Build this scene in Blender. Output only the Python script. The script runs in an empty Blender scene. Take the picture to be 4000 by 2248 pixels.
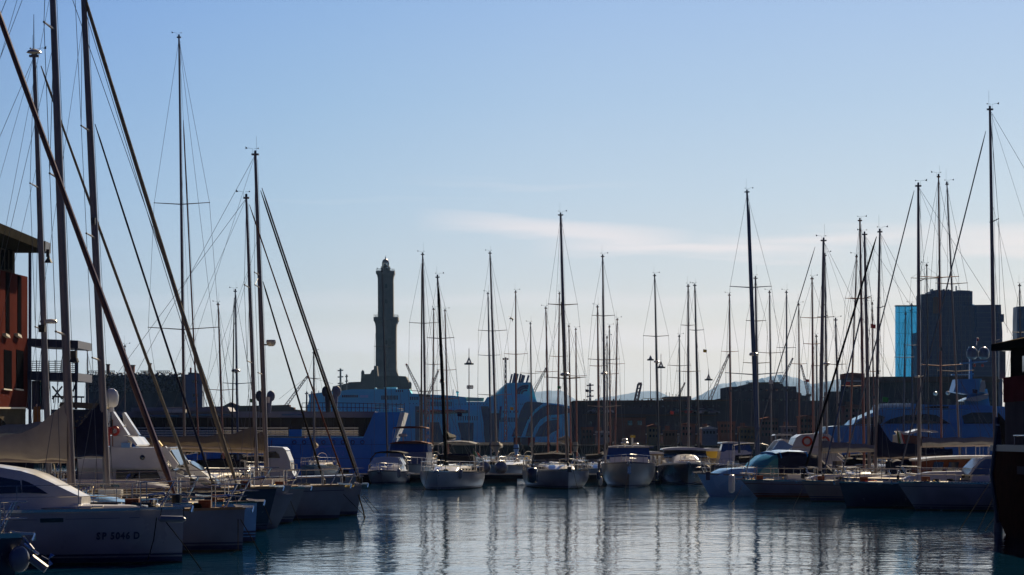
import bpy, math, random
from mathutils import Vector, Matrix
R = math.radians
random.seed(7)
SC = bpy.context.scene
COL = SC.collection

# ---------------------------------------------------------------- camera
H, F, HZ = 3.2, 10400.0, 1709.0          # eye height, focal length and horizon row of the 4000 px wide photograph
cam_d = bpy.data.cameras.new('camera'); cam = bpy.data.objects.new('camera', cam_d); COL.objects.link(cam)
cam.location = (0, 0, H); cam.rotation_euler = (R(90), 0, 0)
cam_d.sensor_width = 36; cam_d.lens = 36 * F / 4000; cam_d.shift_y = (HZ - 1124) / 4000
cam_d.clip_start = 1; cam_d.clip_end = 60000
SC.camera = cam

# ---------------------------------------------------------------- sky, sun, exposure
SUN_AZ, SUN_EL = R(20), R(33)            # sun ahead of the camera, to the right
w = bpy.data.worlds.new('World'); SC.world = w; w.use_nodes = True
nt = w.node_tree; N, K = nt.nodes, nt.links
for n in list(N): N.remove(n)
def wn(t, **kw):
    n = N.new(t)
    for k, v in kw.items(): setattr(n, k, v)
    return n
def wm(op, a, b=None, c=None, clamp=False):
    n = wn('ShaderNodeMath', operation=op, use_clamp=clamp)
    for i, x in enumerate((a, b, c)):
        if x is None: continue
        if isinstance(x, (int, float)): n.inputs[i].default_value = x
        else: K.new(x, n.inputs[i])
    return n.outputs[0]
out = wn('ShaderNodeOutputWorld'); bg = wn('ShaderNodeBackground'); bg.inputs[1].default_value = 0.0595
K.new(bg.outputs[0], out.inputs[0])
sky = wn('ShaderNodeTexSky', sky_type='NISHITA'); sky.sun_disc = False
sky.sun_elevation = SUN_EL; sky.sun_rotation = SUN_AZ; sky.air_density = 1.2; sky.dust_density = 1.5; sky.ozone_density = 2.5
tc = wn('ShaderNodeTexCoord'); sep = wn('ShaderNodeSeparateXYZ'); K.new(tc.outputs['Generated'], sep.inputs[0])
X, Y, Z = sep.outputs
rp = wn('ShaderNodeValToRGB'); K.new(wm('MULTIPLY', Z, 2.0), rp.inputs[0])
els = rp.color_ramp.elements
# position = 2 * sine of the elevation; sky colours (linear)
stops = [(0.0, (.94, .78, .62)), (.05, (.88, .76, .64)), (.08, (.81, .74, .67)), (.12, (.65, .68, .70)), (.18, (.51, .62, .73)), (.25, (.39, .54, .73)),
         (.34, (.285, .45, .73)), (.5, (.22, .38, .68)), (1.0, (.10, .2, .48))]
els[0].position = 0; els[0].color = stops[0][1] + (1,)
els[1].position = 1; els[1].color = stops[-1][1] + (1,)
for p, c in stops[1:-1]:
    e = els.new(p); e.color = c + (1,)
sc10 = wn('ShaderNodeVectorMath', operation='SCALE'); K.new(rp.outputs[0], sc10.inputs[0]); sc10.inputs['Scale'].default_value = 10
mx = wn('ShaderNodeMix', data_type='RGBA'); mx.inputs[0].default_value = 0.88
K.new(sky.outputs[0], mx.inputs[6]); K.new(sc10.outputs[0], mx.inputs[7])
# thin cloud streaks low over the horizon
mp = wn('ShaderNodeMapping'); mp.inputs['Scale'].default_value = (13, 13, 150); mp.inputs['Rotation'].default_value = (0, R(-2.2), 0)
K.new(tc.outputs['Generated'], mp.inputs[0])
nz = wn('ShaderNodeTexNoise'); nz.inputs['Scale'].default_value = 1.0; nz.inputs['Detail'].default_value = 5; nz.inputs['Roughness'].default_value = .5
K.new(mp.outputs[0], nz.inputs['Vector'])
def bump(x, c, wd):            # 1 at c falling to 0 at c +- wd
    return wm('SUBTRACT', 1.0, wm('POWER', wm('ABSOLUTE', wm('DIVIDE', wm('SUBTRACT', x, c), wd)), 2.0), clamp=True)
def streak(x0, xw, z0, zw, slope):
    zc = wm('ADD', wm('MULTIPLY', wm('SUBTRACT', X, x0), slope), z0)
    return wm('MULTIPLY', bump(X, x0, xw), wm('POWER', bump_z(zc, zw), 1.3))
def bump_z(zc, zw):
    n = wm('SUBTRACT', Z, zc)
    n = wm('ADD', n, wm('MULTIPLY', wm('SUBTRACT', nz.outputs[0], .5), .013))
    return wm('SUBTRACT', 1.0, wm('POWER', wm('ABSOLUTE', wm('DIVIDE', n, zw)), 2.0), clamp=True)
cl = None
for a, wt in (((.018, .055, .0768, .0052, -.07), 1.0), ((.068, .062, .0702, .0042, -.03), 1.0), ((.118, .06, .0742, .0048, .03), .6), ((.182, .04, .0725, .0068, .0), .75),
              ((.005, .05, .0945, .0018, -.02), .12), ((-.06, .07, .089, .001, 0), .08), ((.0, .35, .036, .007, .0), .5), ((.0, .4, .051, .004, .01), .3)):
    s = wm('MULTIPLY', streak(*a), wt)
    cl = s if cl is None else wm('MAXIMUM', cl, s)
cmul = wn('ShaderNodeMapRange'); cmul.inputs[1].default_value = .3; cmul.inputs[2].default_value = .62
cmul.inputs[3].default_value = .6; cmul.inputs[4].default_value = 1
K.new(nz.outputs[0], cmul.inputs[0])
cl = wm('MULTIPLY', cl, cmul.outputs[0], clamp=True)
mc = wn('ShaderNodeMix', data_type='RGBA'); K.new(cl, mc.inputs[0]); K.new(mx.outputs[2], mc.inputs[6]); mc.inputs[7].default_value = (9.9, 8.7, 8.1, 1)
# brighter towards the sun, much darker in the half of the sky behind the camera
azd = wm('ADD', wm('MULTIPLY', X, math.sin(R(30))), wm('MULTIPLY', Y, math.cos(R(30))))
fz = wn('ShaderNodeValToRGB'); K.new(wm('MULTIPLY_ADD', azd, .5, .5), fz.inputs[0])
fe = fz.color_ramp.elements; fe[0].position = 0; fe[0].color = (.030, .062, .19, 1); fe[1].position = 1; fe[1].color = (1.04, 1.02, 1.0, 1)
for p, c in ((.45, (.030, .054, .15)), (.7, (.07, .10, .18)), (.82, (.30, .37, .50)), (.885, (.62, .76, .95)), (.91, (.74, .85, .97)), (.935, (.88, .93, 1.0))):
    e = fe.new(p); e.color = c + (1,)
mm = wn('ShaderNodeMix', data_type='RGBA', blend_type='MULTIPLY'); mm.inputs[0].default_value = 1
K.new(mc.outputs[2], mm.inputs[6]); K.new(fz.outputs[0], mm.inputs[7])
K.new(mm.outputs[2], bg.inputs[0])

sun_d = bpy.data.lights.new('sun', 'SUN'); sun_d.energy = 5; sun_d.angle = R(.5); sun_d.color = (1, .81, .54)
sun = bpy.data.objects.new('sun', sun_d); COL.objects.link(sun)
sd = Vector((math.sin(SUN_AZ) * math.cos(SUN_EL), math.cos(SUN_AZ) * math.cos(SUN_EL), math.sin(SUN_EL)))
sun.rotation_euler = sd.to_track_quat('Z', 'Y').to_euler()
SC.view_settings.view_transform = 'Standard'; SC.view_settings.look = 'None'; SC.view_settings.exposure = .75; SC.view_settings.gamma = 1
SC.cycles.use_denoising = True; SC.cycles.max_bounces = 6; SC.cycles.transparent_max_bounces = 8
SC.cycles.volume_bounces = 0; SC.cycles.sample_clamp_indirect = 6

# ---------------------------------------------------------------- materials
def mat(name, col, rough=.5, metal=0, spec=.5, noise=0, nscale=3, bumpy=0, bscale=20, coat=0, emit=None, trans=0):
    m = bpy.data.materials.new(name); m.use_nodes = True
    t = m.node_tree; b = t.nodes['Principled BSDF']
    b.inputs['Base Color'].default_value = tuple(col) + (1,)
    b.inputs['Roughness'].default_value = rough; b.inputs['Metallic'].default_value = metal
    b.inputs['Specular IOR Level'].default_value = spec; b.inputs['Coat Weight'].default_value = coat
    if coat: b.inputs['Coat Roughness'].default_value = .08
    if trans: b.inputs['Transmission Weight'].default_value = trans
    if emit: b.inputs['Emission Color'].default_value = tuple(emit[:3]) + (1,); b.inputs['Emission Strength'].default_value = emit[3]
    if noise or bumpy:
        c = t.nodes.new('ShaderNodeTexCoord')
    if noise:
        n = t.nodes.new('ShaderNodeTexNoise'); n.inputs['Scale'].default_value = nscale; n.inputs['Detail'].default_value = 5
        t.links.new(c.outputs['Object'], n.inputs['Vector'])
        r = t.nodes.new('ShaderNodeValToRGB'); r.color_ramp.elements[0].position = .3; r.color_ramp.elements[1].position = .7
        r.color_ramp.elements[0].color = tuple(x * (1 - noise) for x in col) + (1,); r.color_ramp.elements[1].color = tuple(min(1, x * (1 + noise * .5)) for x in col) + (1,)
        t.links.new(n.outputs[0], r.inputs[0]); t.links.new(r.outputs[0], b.inputs['Base Color'])
        q = t.nodes.new('ShaderNodeMapRange'); q.inputs[3].default_value = max(0, rough - .08); q.inputs[4].default_value = min(1, rough + .12)
        t.links.new(n.outputs[0], q.inputs[0]); t.links.new(q.outputs[0], b.inputs['Roughness'])
    if bumpy:
        n2 = t.nodes.new('ShaderNodeTexNoise'); n2.inputs['Scale'].default_value = bscale; n2.inputs['Detail'].default_value = 4
        t.links.new(c.outputs['Object'], n2.inputs['Vector'])
        bp = t.nodes.new('ShaderNodeBump'); bp.inputs['Strength'].default_value = bumpy; bp.inputs['Distance'].default_value = .05
        t.links.new(n2.outputs[0], bp.inputs['Height']); t.links.new(bp.outputs[0], b.inputs['Normal'])
    return m
M = {}
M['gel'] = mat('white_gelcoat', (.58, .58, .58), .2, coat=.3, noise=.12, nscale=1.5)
M['hullw'] = mat('hull_white_shaded', (.145, .17, .24), .3, coat=.25, noise=.3, nscale=.9)  # white gelcoat darkened and blued, the hull's shade put into the colour
M['hulln'] = mat('near_hull_white_shaded', (.33, .32, .35), .28, coat=.3, noise=.22, nscale=.8)  # white gelcoat of the nearest hull, darkened less for its shade
M['hulli'] = mat('hull_ivory_shaded', (.2, .19, .18), .32, coat=.25, noise=.18, nscale=1.2)  # ivory gelcoat darkened for the shaded hull sides
M['scum'] = mat('waterline_grime', (.035, .035, .02), .9, noise=.5, nscale=2)
M['void'] = mat('dark_opening', (.006, .006, .008), 1, spec=0)
M['gel2'] = mat('ivory_gelcoat', (.55, .5, .42), .22, coat=.3, noise=.12, nscale=1.5)
M['gelgrey'] = mat('grey_gelcoat', (.15, .165, .21), .3, coat=.3, noise=.15, nscale=1.5)
M['gelblue'] = mat('pale_blue_gelcoat', (.16, .36, .66), .25, coat=.3, noise=.12, nscale=1.5)
M['navy'] = mat('navy_gelcoat', (.012, .017, .05), .22, coat=.4, noise=.2)
M['stripe'] = mat('dark_stripe', (.015, .025, .08), .4)
M['teak'] = mat('teak_deck', (.2, .13, .075), .6, noise=.3, nscale=6)
M['deck'] = mat('cream_deck', (.58, .52, .40), .5, noise=.15, nscale=4)
M['mast'] = mat('anodised_mast', (.22, .19, .185), .34, metal=.35, noise=.15, nscale=2)
M['mastb'] = mat('bronze_mast', (.28, .11, .075), .4, metal=.25, noise=.2, nscale=2)
M['mastd'] = mat('black_mast', (.03, .032, .045), .4, noise=.2, nscale=2)
M['mastblue'] = mat('blue_mast', (.03, .055, .14), .45, noise=.2, nscale=2)
M['wood'] = mat('varnished_wood', (.16, .06, .03), .35, coat=.3, noise=.3, nscale=5)
M['steel'] = mat('stainless_steel', (.5, .5, .5), .17, metal=1)
M['wire'] = mat('rigging_wire', (.12, .12, .13), .4, metal=.6)
M['rope'] = mat('dark_rope', (.012, .012, .012), 1, spec=0)
M['canvas'] = mat('tan_canvas', (.2, .165, .12), .85, spec=.1, noise=.15, nscale=3, bumpy=.5, bscale=6)
M['canvasg'] = mat('grey_canvas', (.2, .2, .21), .85, spec=.1, noise=.15, nscale=3, bumpy=.5, bscale=6)
M['canvasn'] = mat('navy_canvas', (.012, .015, .04), .85, spec=.1, noise=.2, nscale=3, bumpy=.5, bscale=6)
M['canvask'] = mat('black_canvas', (.012, .011, .012), .9, spec=.1, noise=.2, nscale=3, bumpy=.4, bscale=6)
M['canvasb'] = mat('bright_blue_canvas', (.02, .22, .6), .5, spec=.1, noise=.2, nscale=3, bumpy=.4, bscale=6)
M['canvasbr'] = mat('brown_canvas', (.13, .045, .03), .85, spec=.1, noise=.2, nscale=3, bumpy=.4, bscale=6)
M['sail'] = mat('sailcloth', (.36, .33, .28), .9, spec=.1, noise=.15, nscale=2, bumpy=.6, bscale=3)
M['glass'] = mat('dark_glass', (.008, .01, .02), .06, spec=.8)
M['glassb'] = mat('blue_glass', (.02, .05, .18), .12, spec=.8)
M['red'] = mat('red_paint', (.45, .03, .02), .45)
M['orange'] = mat('orange_foam', (.5, .06, .02), .6)
M['yellow'] = mat('yellow_paint', (.55, .36, .03), .5)
M['black'] = mat('black_rubber', (.015, .015, .015), .6)
M['green'] = mat('green_paint', (.02, .2, .05), .6)
M['white'] = mat('white_paint', (.6, .6, .6), .4)
# ---------------------------------------------------------------- mesh helpers
def W(px, py, d):
    return Vector(((px - 2000) / F * d, d, H + (HZ - py) / F * d))
def PX(d): return d / F                     # metres per photo pixel at distance d
class MB:
    def __init__(s): s.v, s.f = [], []
    def add(s, vs, fs):
        o = len(s.v); s.v += [Vector(a) for a in vs]; s.f += [tuple(i + o for i in f) for f in fs]; return s
    def box(s, c, sz, rz=0, rx=0, ry=0):
        x, y, z = sz[0] / 2, sz[1] / 2, sz[2] / 2
        m = Matrix.Rotation(rz, 3, 'Z') @ Matrix.Rotation(ry, 3, 'Y') @ Matrix.Rotation(rx, 3, 'X')
        vs = [Vector(c) + m @ Vector((a, b, e)) for a in (-x, x) for b in (-y, y) for e in (-z, z)]
        return s.add(vs, [(0, 1, 3, 2), (4, 6, 7, 5), (0, 4, 5, 1), (2, 3, 7, 6), (0, 2, 6, 4), (1, 5, 7, 3)])
    def box2(s, a, b):
        return s.box(((a[0] + b[0]) / 2, (a[1] + b[1]) / 2, (a[2] + b[2]) / 2), (abs(b[0] - a[0]), abs(b[1] - a[1]), abs(b[2] - a[2])))
    def tube(s, pts, r, n=6, sq=1.0, cap=True):
        pts = [Vector(p) for p in pts]; rs = r if isinstance(r, (list, tuple)) else [r] * len(pts)
        o = len(s.v); prev = None
        for i, p in enumerate(pts):
            t = (pts[min(i + 1, len(pts) - 1)] - pts[max(i - 1, 0)])
            if t.length < 1e-9: t = Vector((0, 0, 1))
            t.normalize()
            if prev is None:
                u = t.cross(Vector((0, 1, 0)) if abs(t.y) < .9 else Vector((1, 0, 0))).normalized()
            else:
                u = (prev - t * prev.dot(t))
                u = u.normalized() if u.length > 1e-6 else t.orthogonal().normalized()
            prev = u; v = t.cross(u)
            for k in range(n):
                a = 2 * math.pi * k / n
                s.v.append(p + u * (math.cos(a) * rs[i]) + v * (math.sin(a) * rs[i] * sq))
        for i in range(len(pts) - 1):
            for k in range(n):
                a = o + i * n + k; b = o + i * n + (k + 1) % n
                s.f.append((a, b, b + n, a + n))
        if cap:
            s.f.append(tuple(o + k for k in range(n))[::-1]); s.f.append(tuple(o + (len(pts) - 1) * n + k for k in range(n)))
        return s
    def bar(s, a, b, w, h=None):
        return s.tube([a, b], (w) * .7071, 4, sq=(h or w) / w)
    def prism(s, poly, y0, y1, tf=None):     # poly of (x, z), extruded along y
        n = len(poly); o = len(s.v)
        a = sum(poly[i][0] * poly[(i + 1) % n][1] - poly[(i + 1) % n][0] * poly[i][1] for i in range(n))
        if a < 0: poly = poly[::-1]
        for y in (y0, y1):
            for x, z in poly: s.v.append(Vector((x, y, z)) if tf is None else tf(Vector((x, y, z))))
        s.f.append(tuple(o + i for i in range(n))); s.f.append(tuple(o + n + i for i in range(n))[::-1])
        for i in range(n):
            j = (i + 1) % n; s.f.append((o + i, o + n + i, o + n + j, o + j))
        return s
    def pprism(s, poly, d, depth):           # outline given in photo pixels, standing at distance d and depth metres deep
        k = [W(x, y, d) for x, y in poly]
        return s.prism([(p.x, p.z) for p in k], d, d + depth)
    def lathe(s, prof, c, n=16, a0=0):
        c = Vector(c); o = len(s.v)
        for r, z in prof:
            for k in range(n):
                a = a0 + 2 * math.pi * k / n; s.v.append(c + Vector((r * math.cos(a), r * math.sin(a), z)))
        for i in range(len(prof) - 1):
            for k in range(n):
                j = (k + 1) % n; s.f.append((o + i * n + k, o + i * n + j, o + (i + 1) * n + j, o + (i + 1) * n + k))
        s.f.append(tuple(o + k for k in range(n))[::-1]); s.f.append(tuple(o + (len(prof) - 1) * n + k for k in range(n)))
        return s
    def ball(s, c, r, n=12, m=8):
        r = r if isinstance(r, (tuple, list)) else (r, r, r); c = Vector(c); o = len(s.v)
        for i in range(m + 1):
            th = math.pi * i / m
            for k in range(n):
                a = 2 * math.pi * k / n
                s.v.append(c + Vector((r[0] * math.sin(th) * math.cos(a), r[1] * math.sin(th) * math.sin(a), r[2] * math.cos(th))))
        for i in range(m):
            for k in range(n):
                j = (k + 1) % n; s.f.append((o + i * n + k, o + (i + 1) * n + k, o + (i + 1) * n + j, o + i * n + j))
        return s
    def torus(s, c, R_, r, ax='y', n=20, m=8, sz=1):
        o = len(s.v); c = Vector(c)
        for i in range(n):
            a = 2 * math.pi * i / n
            for k in range(m):
                b = 2 * math.pi * k / m
                q = R_ + r * math.cos(b); p = (q * math.cos(a), r * math.sin(b), q * math.sin(a) * sz)
                if ax == 'x': p = (p[1], p[0], p[2])
                if ax == 'z': p = (p[0], p[2], p[1])
                s.v.append(c + Vector(p))
        for i in range(n):
            for k in range(m):
                s.f.append((o + i * m + k, o + i * m + (k + 1) % m, o + ((i + 1) % n) * m + (k + 1) % m, o + ((i + 1) % n) * m + k))
        return s
    def slab(s, q, th):                      # a thin plate on a quad (or polygon), th thick along its normal
        q = [Vector(p) for p in q]; nrm = (q[1] - q[0]).cross(q[2] - q[0]).normalized() * th; n = len(q); o = len(s.v)
        s.v += [p for p in q] + [p + nrm for p in q]
        s.f.append(tuple(o + i for i in range(n))[::-1]); s.f.append(tuple(o + n + i for i in range(n)))
        for i in range(n):
            j = (i + 1) % n; s.f.append((o + i, o + j, o + n + j, o + n + i))
        return s
    def loft(s, rings, cap=True, closed=True):
        n = len(rings[0]); o = len(s.v)
        for r in rings: s.v += [Vector(p) for p in r]
        for i in range(len(rings) - 1):
            for k in range(n if closed else n - 1):
                j = (k + 1) % n; s.f.append((o + i * n + k, o + i * n + j, o + (i + 1) * n + j, o + (i + 1) * n + k))
        if cap and closed:
            s.f.append(tuple(o + k for k in range(n))[::-1]); s.f.append(tuple(o + (len(rings) - 1) * n + k for k in range(n)))
        return s
    def build(s, name, m, parent=None, smooth=False, local=False):
        if name == 'hull': m = {'gel': 'hullw', 'gel2': 'hulli'}.get(m, m)  # hull sides take the darker gelcoat copies with shade in their colour
        if not s.v: return None
        vs = s.v
        if parent is not None and not local:
            inv = WM[parent.name].inverted(); vs = [inv @ p for p in vs]
        me = bpy.data.meshes.new(name); me.from_pydata([tuple(p) for p in vs], [], s.f); me.validate(); me.update()
        me.materials.append(M[m] if isinstance(m, str) else m)
        if smooth:
            for p in me.polygons: p.use_smooth = True
            try: me.set_sharp_from_angle(angle=R(38))
            except Exception: pass
        o = bpy.data.objects.new(name, me); COL.objects.link(o)
        if parent is not None:
            o.parent = parent; WM[o.name] = WM[parent.name]
        else: WM[o.name] = Matrix()
        return o
WM = {}
def thing(name, label, cat, loc=(0, 0, 0), rz=0, group=None):
    o = bpy.data.objects.new(name, None); COL.objects.link(o); o.location = loc; o.rotation_euler = (0, 0, rz)
    o.empty_display_size = .3
    o['label'] = label; o['category'] = cat
    if group: o['group'] = group
    WM[o.name] = Matrix.Translation(Vector(loc)) @ Matrix.Rotation(rz, 4, 'Z')
    return o
def tag(o, label, cat, group=None):
    o['label'] = label; o['category'] = cat
    if group: o['group'] = group
    return o
def struct(o, kind='structure'):
    o['kind'] = kind; return o
def letters(parent, name, items, size, m, ext=.004, bold=0, sx=.86, shear=0):
    """writing as one mesh; items = (string, matrix in the parent's space)"""
    g = MB(); dg = bpy.context.evaluated_depsgraph_get()
    for s_, mt in items:
        c = bpy.data.curves.new('tmp', 'FONT'); c.body = s_; c.size = size; c.extrude = ext; c.offset = bold; c.shear = shear; c.resolution_u = 3
        o = bpy.data.objects.new('tmp', c); COL.objects.link(o); dg.update()
        me = bpy.data.meshes.new_from_object(o.evaluated_get(bpy.context.evaluated_depsgraph_get()))
        g.add([mt @ Vector((v.co.x * sx, v.co.y, v.co.z)) for v in me.vertices], [tuple(p.vertices) for p in me.polygons])
        bpy.data.objects.remove(o); bpy.data.curves.remove(c); bpy.data.meshes.remove(me)
    return g.build(name, m, parent, local=True)
# ---------------------------------------------------------------- water
def water():
    m = bpy.data.materials.new('harbour_water'); m.use_nodes = True; t = m.node_tree; b = t.nodes['Principled BSDF']
    b.inputs['Base Color'].default_value = (.001, .030, .072, 1); b.inputs['Roughness'].default_value = .03; b.inputs['IOR'].default_value = 1.85
    c = t.nodes.new('ShaderNodeTexCoord')
    def layer(scale, sx, sy, det, rough=.5, dist=0):
        mp = t.nodes.new('ShaderNodeMapping'); mp.inputs['Scale'].default_value = (sx, sy, 1); mp.inputs['Rotation'].default_value = (0, 0, R(random.uniform(-5, 5)))
        t.links.new(c.outputs['Object'], mp.inputs[0])
        n = t.nodes.new('ShaderNodeTexNoise'); n.inputs['Scale'].default_value = scale; n.inputs['Detail'].default_value = det
        n.inputs['Roughness'].default_value = rough; n.inputs['Distortion'].default_value = dist
        t.links.new(mp.outputs[0], n.inputs['Vector']); return n.outputs[0]
    nrm = None
    pr = t.nodes.new('ShaderNodeMapRange'); pr.inputs[1].default_value = .38; pr.inputs[2].default_value = .6; pr.inputs[3].default_value = .3; pr.inputs[4].default_value = 1.25
    t.links.new(layer(.02, 1, .55, 3, dist=.5), pr.inputs[0])      # calm and ruffled patches
    for (o_, dist, st) in ((layer(.12, 1, .8, 2), .05, 1), (layer(.55, .9, .45, 2), WAVE[0], 1), (layer(2.2, .8, .7, 3, dist=.3), WAVE[1], 1)):
        bp = t.nodes.new('ShaderNodeBump'); bp.inputs['Distance'].default_value = dist; bp.inputs['Strength'].default_value = st
        if dist != .05: t.links.new(pr.outputs[0], bp.inputs['Strength'])
        t.links.new(o_, bp.inputs['Height'])
        if nrm: t.links.new(nrm, bp.inputs['Normal'])
        nrm = bp.outputs[0]
    t.links.new(nrm, b.inputs['Normal'])
    g = MB(); g.add([(-9000, 20, 0), (9000, 20, 0), (9000, 19000, 0), (-9000, 19000, 0)], [(0, 1, 2, 3)])
    g.add([(-9000, -300, 0), (9000, -300, 0), (9000, 20, 0), (-9000, 20, 0)], [(0, 1, 2, 3)])
    struct(g.build('water', m))
WAVE = (.026, .018)
water()

# ---------------------------------------------------------------- hills far away
M['hill'] = mat('far_hills_haze_tint', (.2, .25, .34), 1, spec=0, noise=.3, nscale=.003)  # pale blue of the distant haze put into the hill colour
def hills():
    g = MB(); d = 15000
    prof = [(1100, 1709), (1250, 1690), (1700, 1660), (1900, 1590), (2050, 1532), (2130, 1525), (2190, 1524), (2250, 1560), (2300, 1572), (2330, 1555), (2400, 1545), (2500, 1528), (2570, 1526), (2620, 1548), (2680, 1560), (2740, 1540), (2810, 1500), (2870, 1490), (2940, 1484), (2990, 1474), (3050, 1460), (3110, 1474), (3170, 1500), (3230, 1490), (3290, 1475), (3380, 1500), (3500, 1540), (3800, 1600), (4100, 1690), (4300, 1709)]
    rr = random.Random(3); rings = []
    pts = []
    for (x0, y0), (x1, y1) in zip(prof, prof[1:]):
        k = 4
        for i in range(k):
            u = i / k; pts.append((x0 + (x1 - x0) * u, min(1709, y0 + (y1 - y0) * u + rr.uniform(-2, 2))))
    pts.append(prof[-1])
    rows = []
    for q, (f, dd) in enumerate(((0, 0), (.35, 250), (.75, 600), (1, 1000), (.5, 1700), (0, 2300))):
        row = []
        for x, y in pts:
            p = W(x, y, d); hgt = max(0, p.z - H) * f
            if 0 < f < 1: hgt *= 1 + rr.uniform(-.15, .15)
            row.append(Vector((p.x, d - 1000 + dd, max(-2, hgt - 2 + 2 * f))))
        rows.append(row)
    g.loft(rows, cap=False, closed=False)
    struct(g.build('hills', 'hill', smooth=True))
hills()

# ---------------------------------------------------------------- the air
def haze():
    m = bpy.data.materials.new('haze_air'); m.use_nodes = True; t = m.node_tree
    t.nodes.remove(t.nodes['Principled BSDF'])
    v = t.nodes.new('ShaderNodeVolumePrincipled'); v.inputs['Color'].default_value = (.3, .56, 1, 1); v.inputs['Density'].default_value = HAZE
    v.inputs['Anisotropy'].default_value = .35
    t.links.new(v.outputs[0], t.nodes['Material Output'].inputs['Volume'])
    g = MB(); g.box2((-5000, -60, -1), (5000, 18000, 420)); struct(g.build('haze', m), 'stuff')
HAZE = .000022
if HAZE: haze()
# ---------------------------------------------------------------- lighthouse on its rock
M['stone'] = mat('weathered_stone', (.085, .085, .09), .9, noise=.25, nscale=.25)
M['stone2'] = mat('dark_stone', (.06, .055, .055), .9, noise=.25, nscale=.15)
M['dome'] = mat('oxidised_dome', (.12, .05, .09), .4, metal=.3)
M['lens'] = mat('lantern_glass', (.7, .72, .7), .1, trans=.85)
def lighthouse():
    d = 1700; c = W(1508, 1709, d); q = PX(d)
    t = thing('lighthouse', 'tall square stone lighthouse with two galleries and a glass lantern', 'lighthouse', (c.x, d, 0))
    def zz(y): return H + (HZ - y) * q
    def sq(prof):      # (half width px, y px) -> square rings
        rings = []
        for hw, y, ox in prof:
            a = hw * q
            rings.append([(c.x + ox * q + sx * a, d + sy * a, zz(y)) for sx, sy in ((-1, -1), (1, -1), (1, 1), (-1, 1))])
        return rings
    MB().loft(sq([(45, 1530, 0), (45, 1469, 4), (41.5, 1455, 2), (40, 1440, 1), (39.5, 1300, 1), (40, 1278, 1), (42, 1266, 1), (46, 1256, 1)])).build('lower_shaft', 'stone', t)
    MB().loft(sq([(47.5, 1256, 1), (47.5, 1241, 1)])).build('lower_gallery', 'stone', t)
    MB().loft(sq([(30, 1242, 0), (30, 1092, -1), (31, 1084, -1), (34, 1072, -1)])).build('upper_shaft', 'stone', t)
    MB().loft(sq([(36, 1072, -2), (36, 1061, -2)])).build('upper_gallery', 'stone', t)
    for nm, hw, y0, y1, nn, ox in (('gallery_railing', 34.5, 1061, 1054, 12, -2), ('gallery_railing', 46, 1241, 1233, 16, 1)):
        g = MB()
        for k in range(nn + 1):
            x = c.x + (ox - hw + 2 * hw * k / nn) * q
            for s in (-1, 1): g.bar((x, d + s * hw * q, zz(y0)), (x, d + s * hw * q, zz(y1)), .12)
        for s in (-1, 1):
            g.bar((c.x + (ox - hw) * q, d + s * hw * q, zz(y1)), (c.x + (ox + hw) * q, d + s * hw * q, zz(y1)), .15)
            g.bar((c.x + (ox + s * hw) * q, d - hw * q, zz(y1)), (c.x + (ox + s * hw) * q, d + hw * q, zz(y1)), .15)
        g.build(nm, 'stone', t)
    cc = (c.x - 2 * q, d, 0)
    MB().lathe([(18 * q, zz(1061)), (18 * q, zz(1051)), (19.5 * q, zz(1050)), (19.5 * q, zz(1048))], cc, 12).build('lantern_drum', 'stone', t)
    MB().lathe([(12.5 * q, zz(1048)), (12.5 * q, zz(1027))], cc, 16).build('lantern_room', 'lens', t)
    MB().lathe([(4 * q, zz(1048)), (4.5 * q, zz(1036)), (2 * q, zz(1030))], cc, 8).build('lamp', 'black', t)
    g = MB()
    for k in range(8):
        a = k * math.pi / 4 + .2; r = 12.9 * q
        g.bar((cc[0] + r * math.cos(a), d + r * math.sin(a), zz(1048)), (cc[0] + r * math.cos(a), d + r * math.sin(a), zz(1026)), .3)
    g.build('lantern_frame', 'black', t)
    g = MB()
    for k in range(14):
        a = k * math.pi / 7; r = 17.5 * q
        g.bar((cc[0] + r * math.cos(a), d + r * math.sin(a), zz(1049)), (cc[0] + r * math.cos(a), d + r * math.sin(a), zz(1042)), .15)
    g.tube([(cc[0] + 17.5 * q * math.cos(k * math.pi / 8), d + 17.5 * q * math.sin(k * math.pi / 8), zz(1042)) for k in range(17)], .1, 4)
    g.build('lantern_railing', 'black', t)
    MB().lathe([(13.5 * q, zz(1027)), (13 * q, zz(1023)), (11 * q, zz(1018)), (7 * q, zz(1014)), (2 * q, zz(1012)), (1.6 * q, zz(1008)), (2.2 * q, zz(1006)), (.4 * q, zz(1003)), (.2 * q, zz(996))], cc, 16).build('dome', 'dome', t, smooth=True)
    g = MB()
    for y in (1340, 1180, 1120):
        MB().box((c.x + 2 * q, d - 39.9 * q if y > 1250 else d - 30.2 * q, zz(y)), (1.4, .4, 2.6)).build('window', 'black', t)
    g.box((c.x + 16 * q, d - 40.1 * q, zz(1345)), (2.2, .3, 7)); g.box((c.x + 16 * q, d - 40.2 * q, zz(1341)), (6, .3, 2))
    g.build('carved_crest', 'stone2', t)
    # fort the tower stands on
    f = thing('fort', 'dark stone fort with stepped bastions around the foot of the lighthouse', 'fort', (c.x, 1660, 0))
    MB().pprism([(1360, 1720), (1360, 1494), (1409, 1492), (1411, 1463), (1446, 1461), (1452, 1447), (1460, 1444), (1461, 1430), (1472, 1430), (1476, 1470), (1556, 1469), (1585, 1471), (1596, 1492), (1601, 1512), (1603, 1720)], 1655, 30).build('bastion', 'stone2', f)
    MB().pprism([(1240, 1720), (1300, 1510), (1362, 1497), (1362, 1720)], 1665, 30).build('ramp', 'stone2', f)
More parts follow.
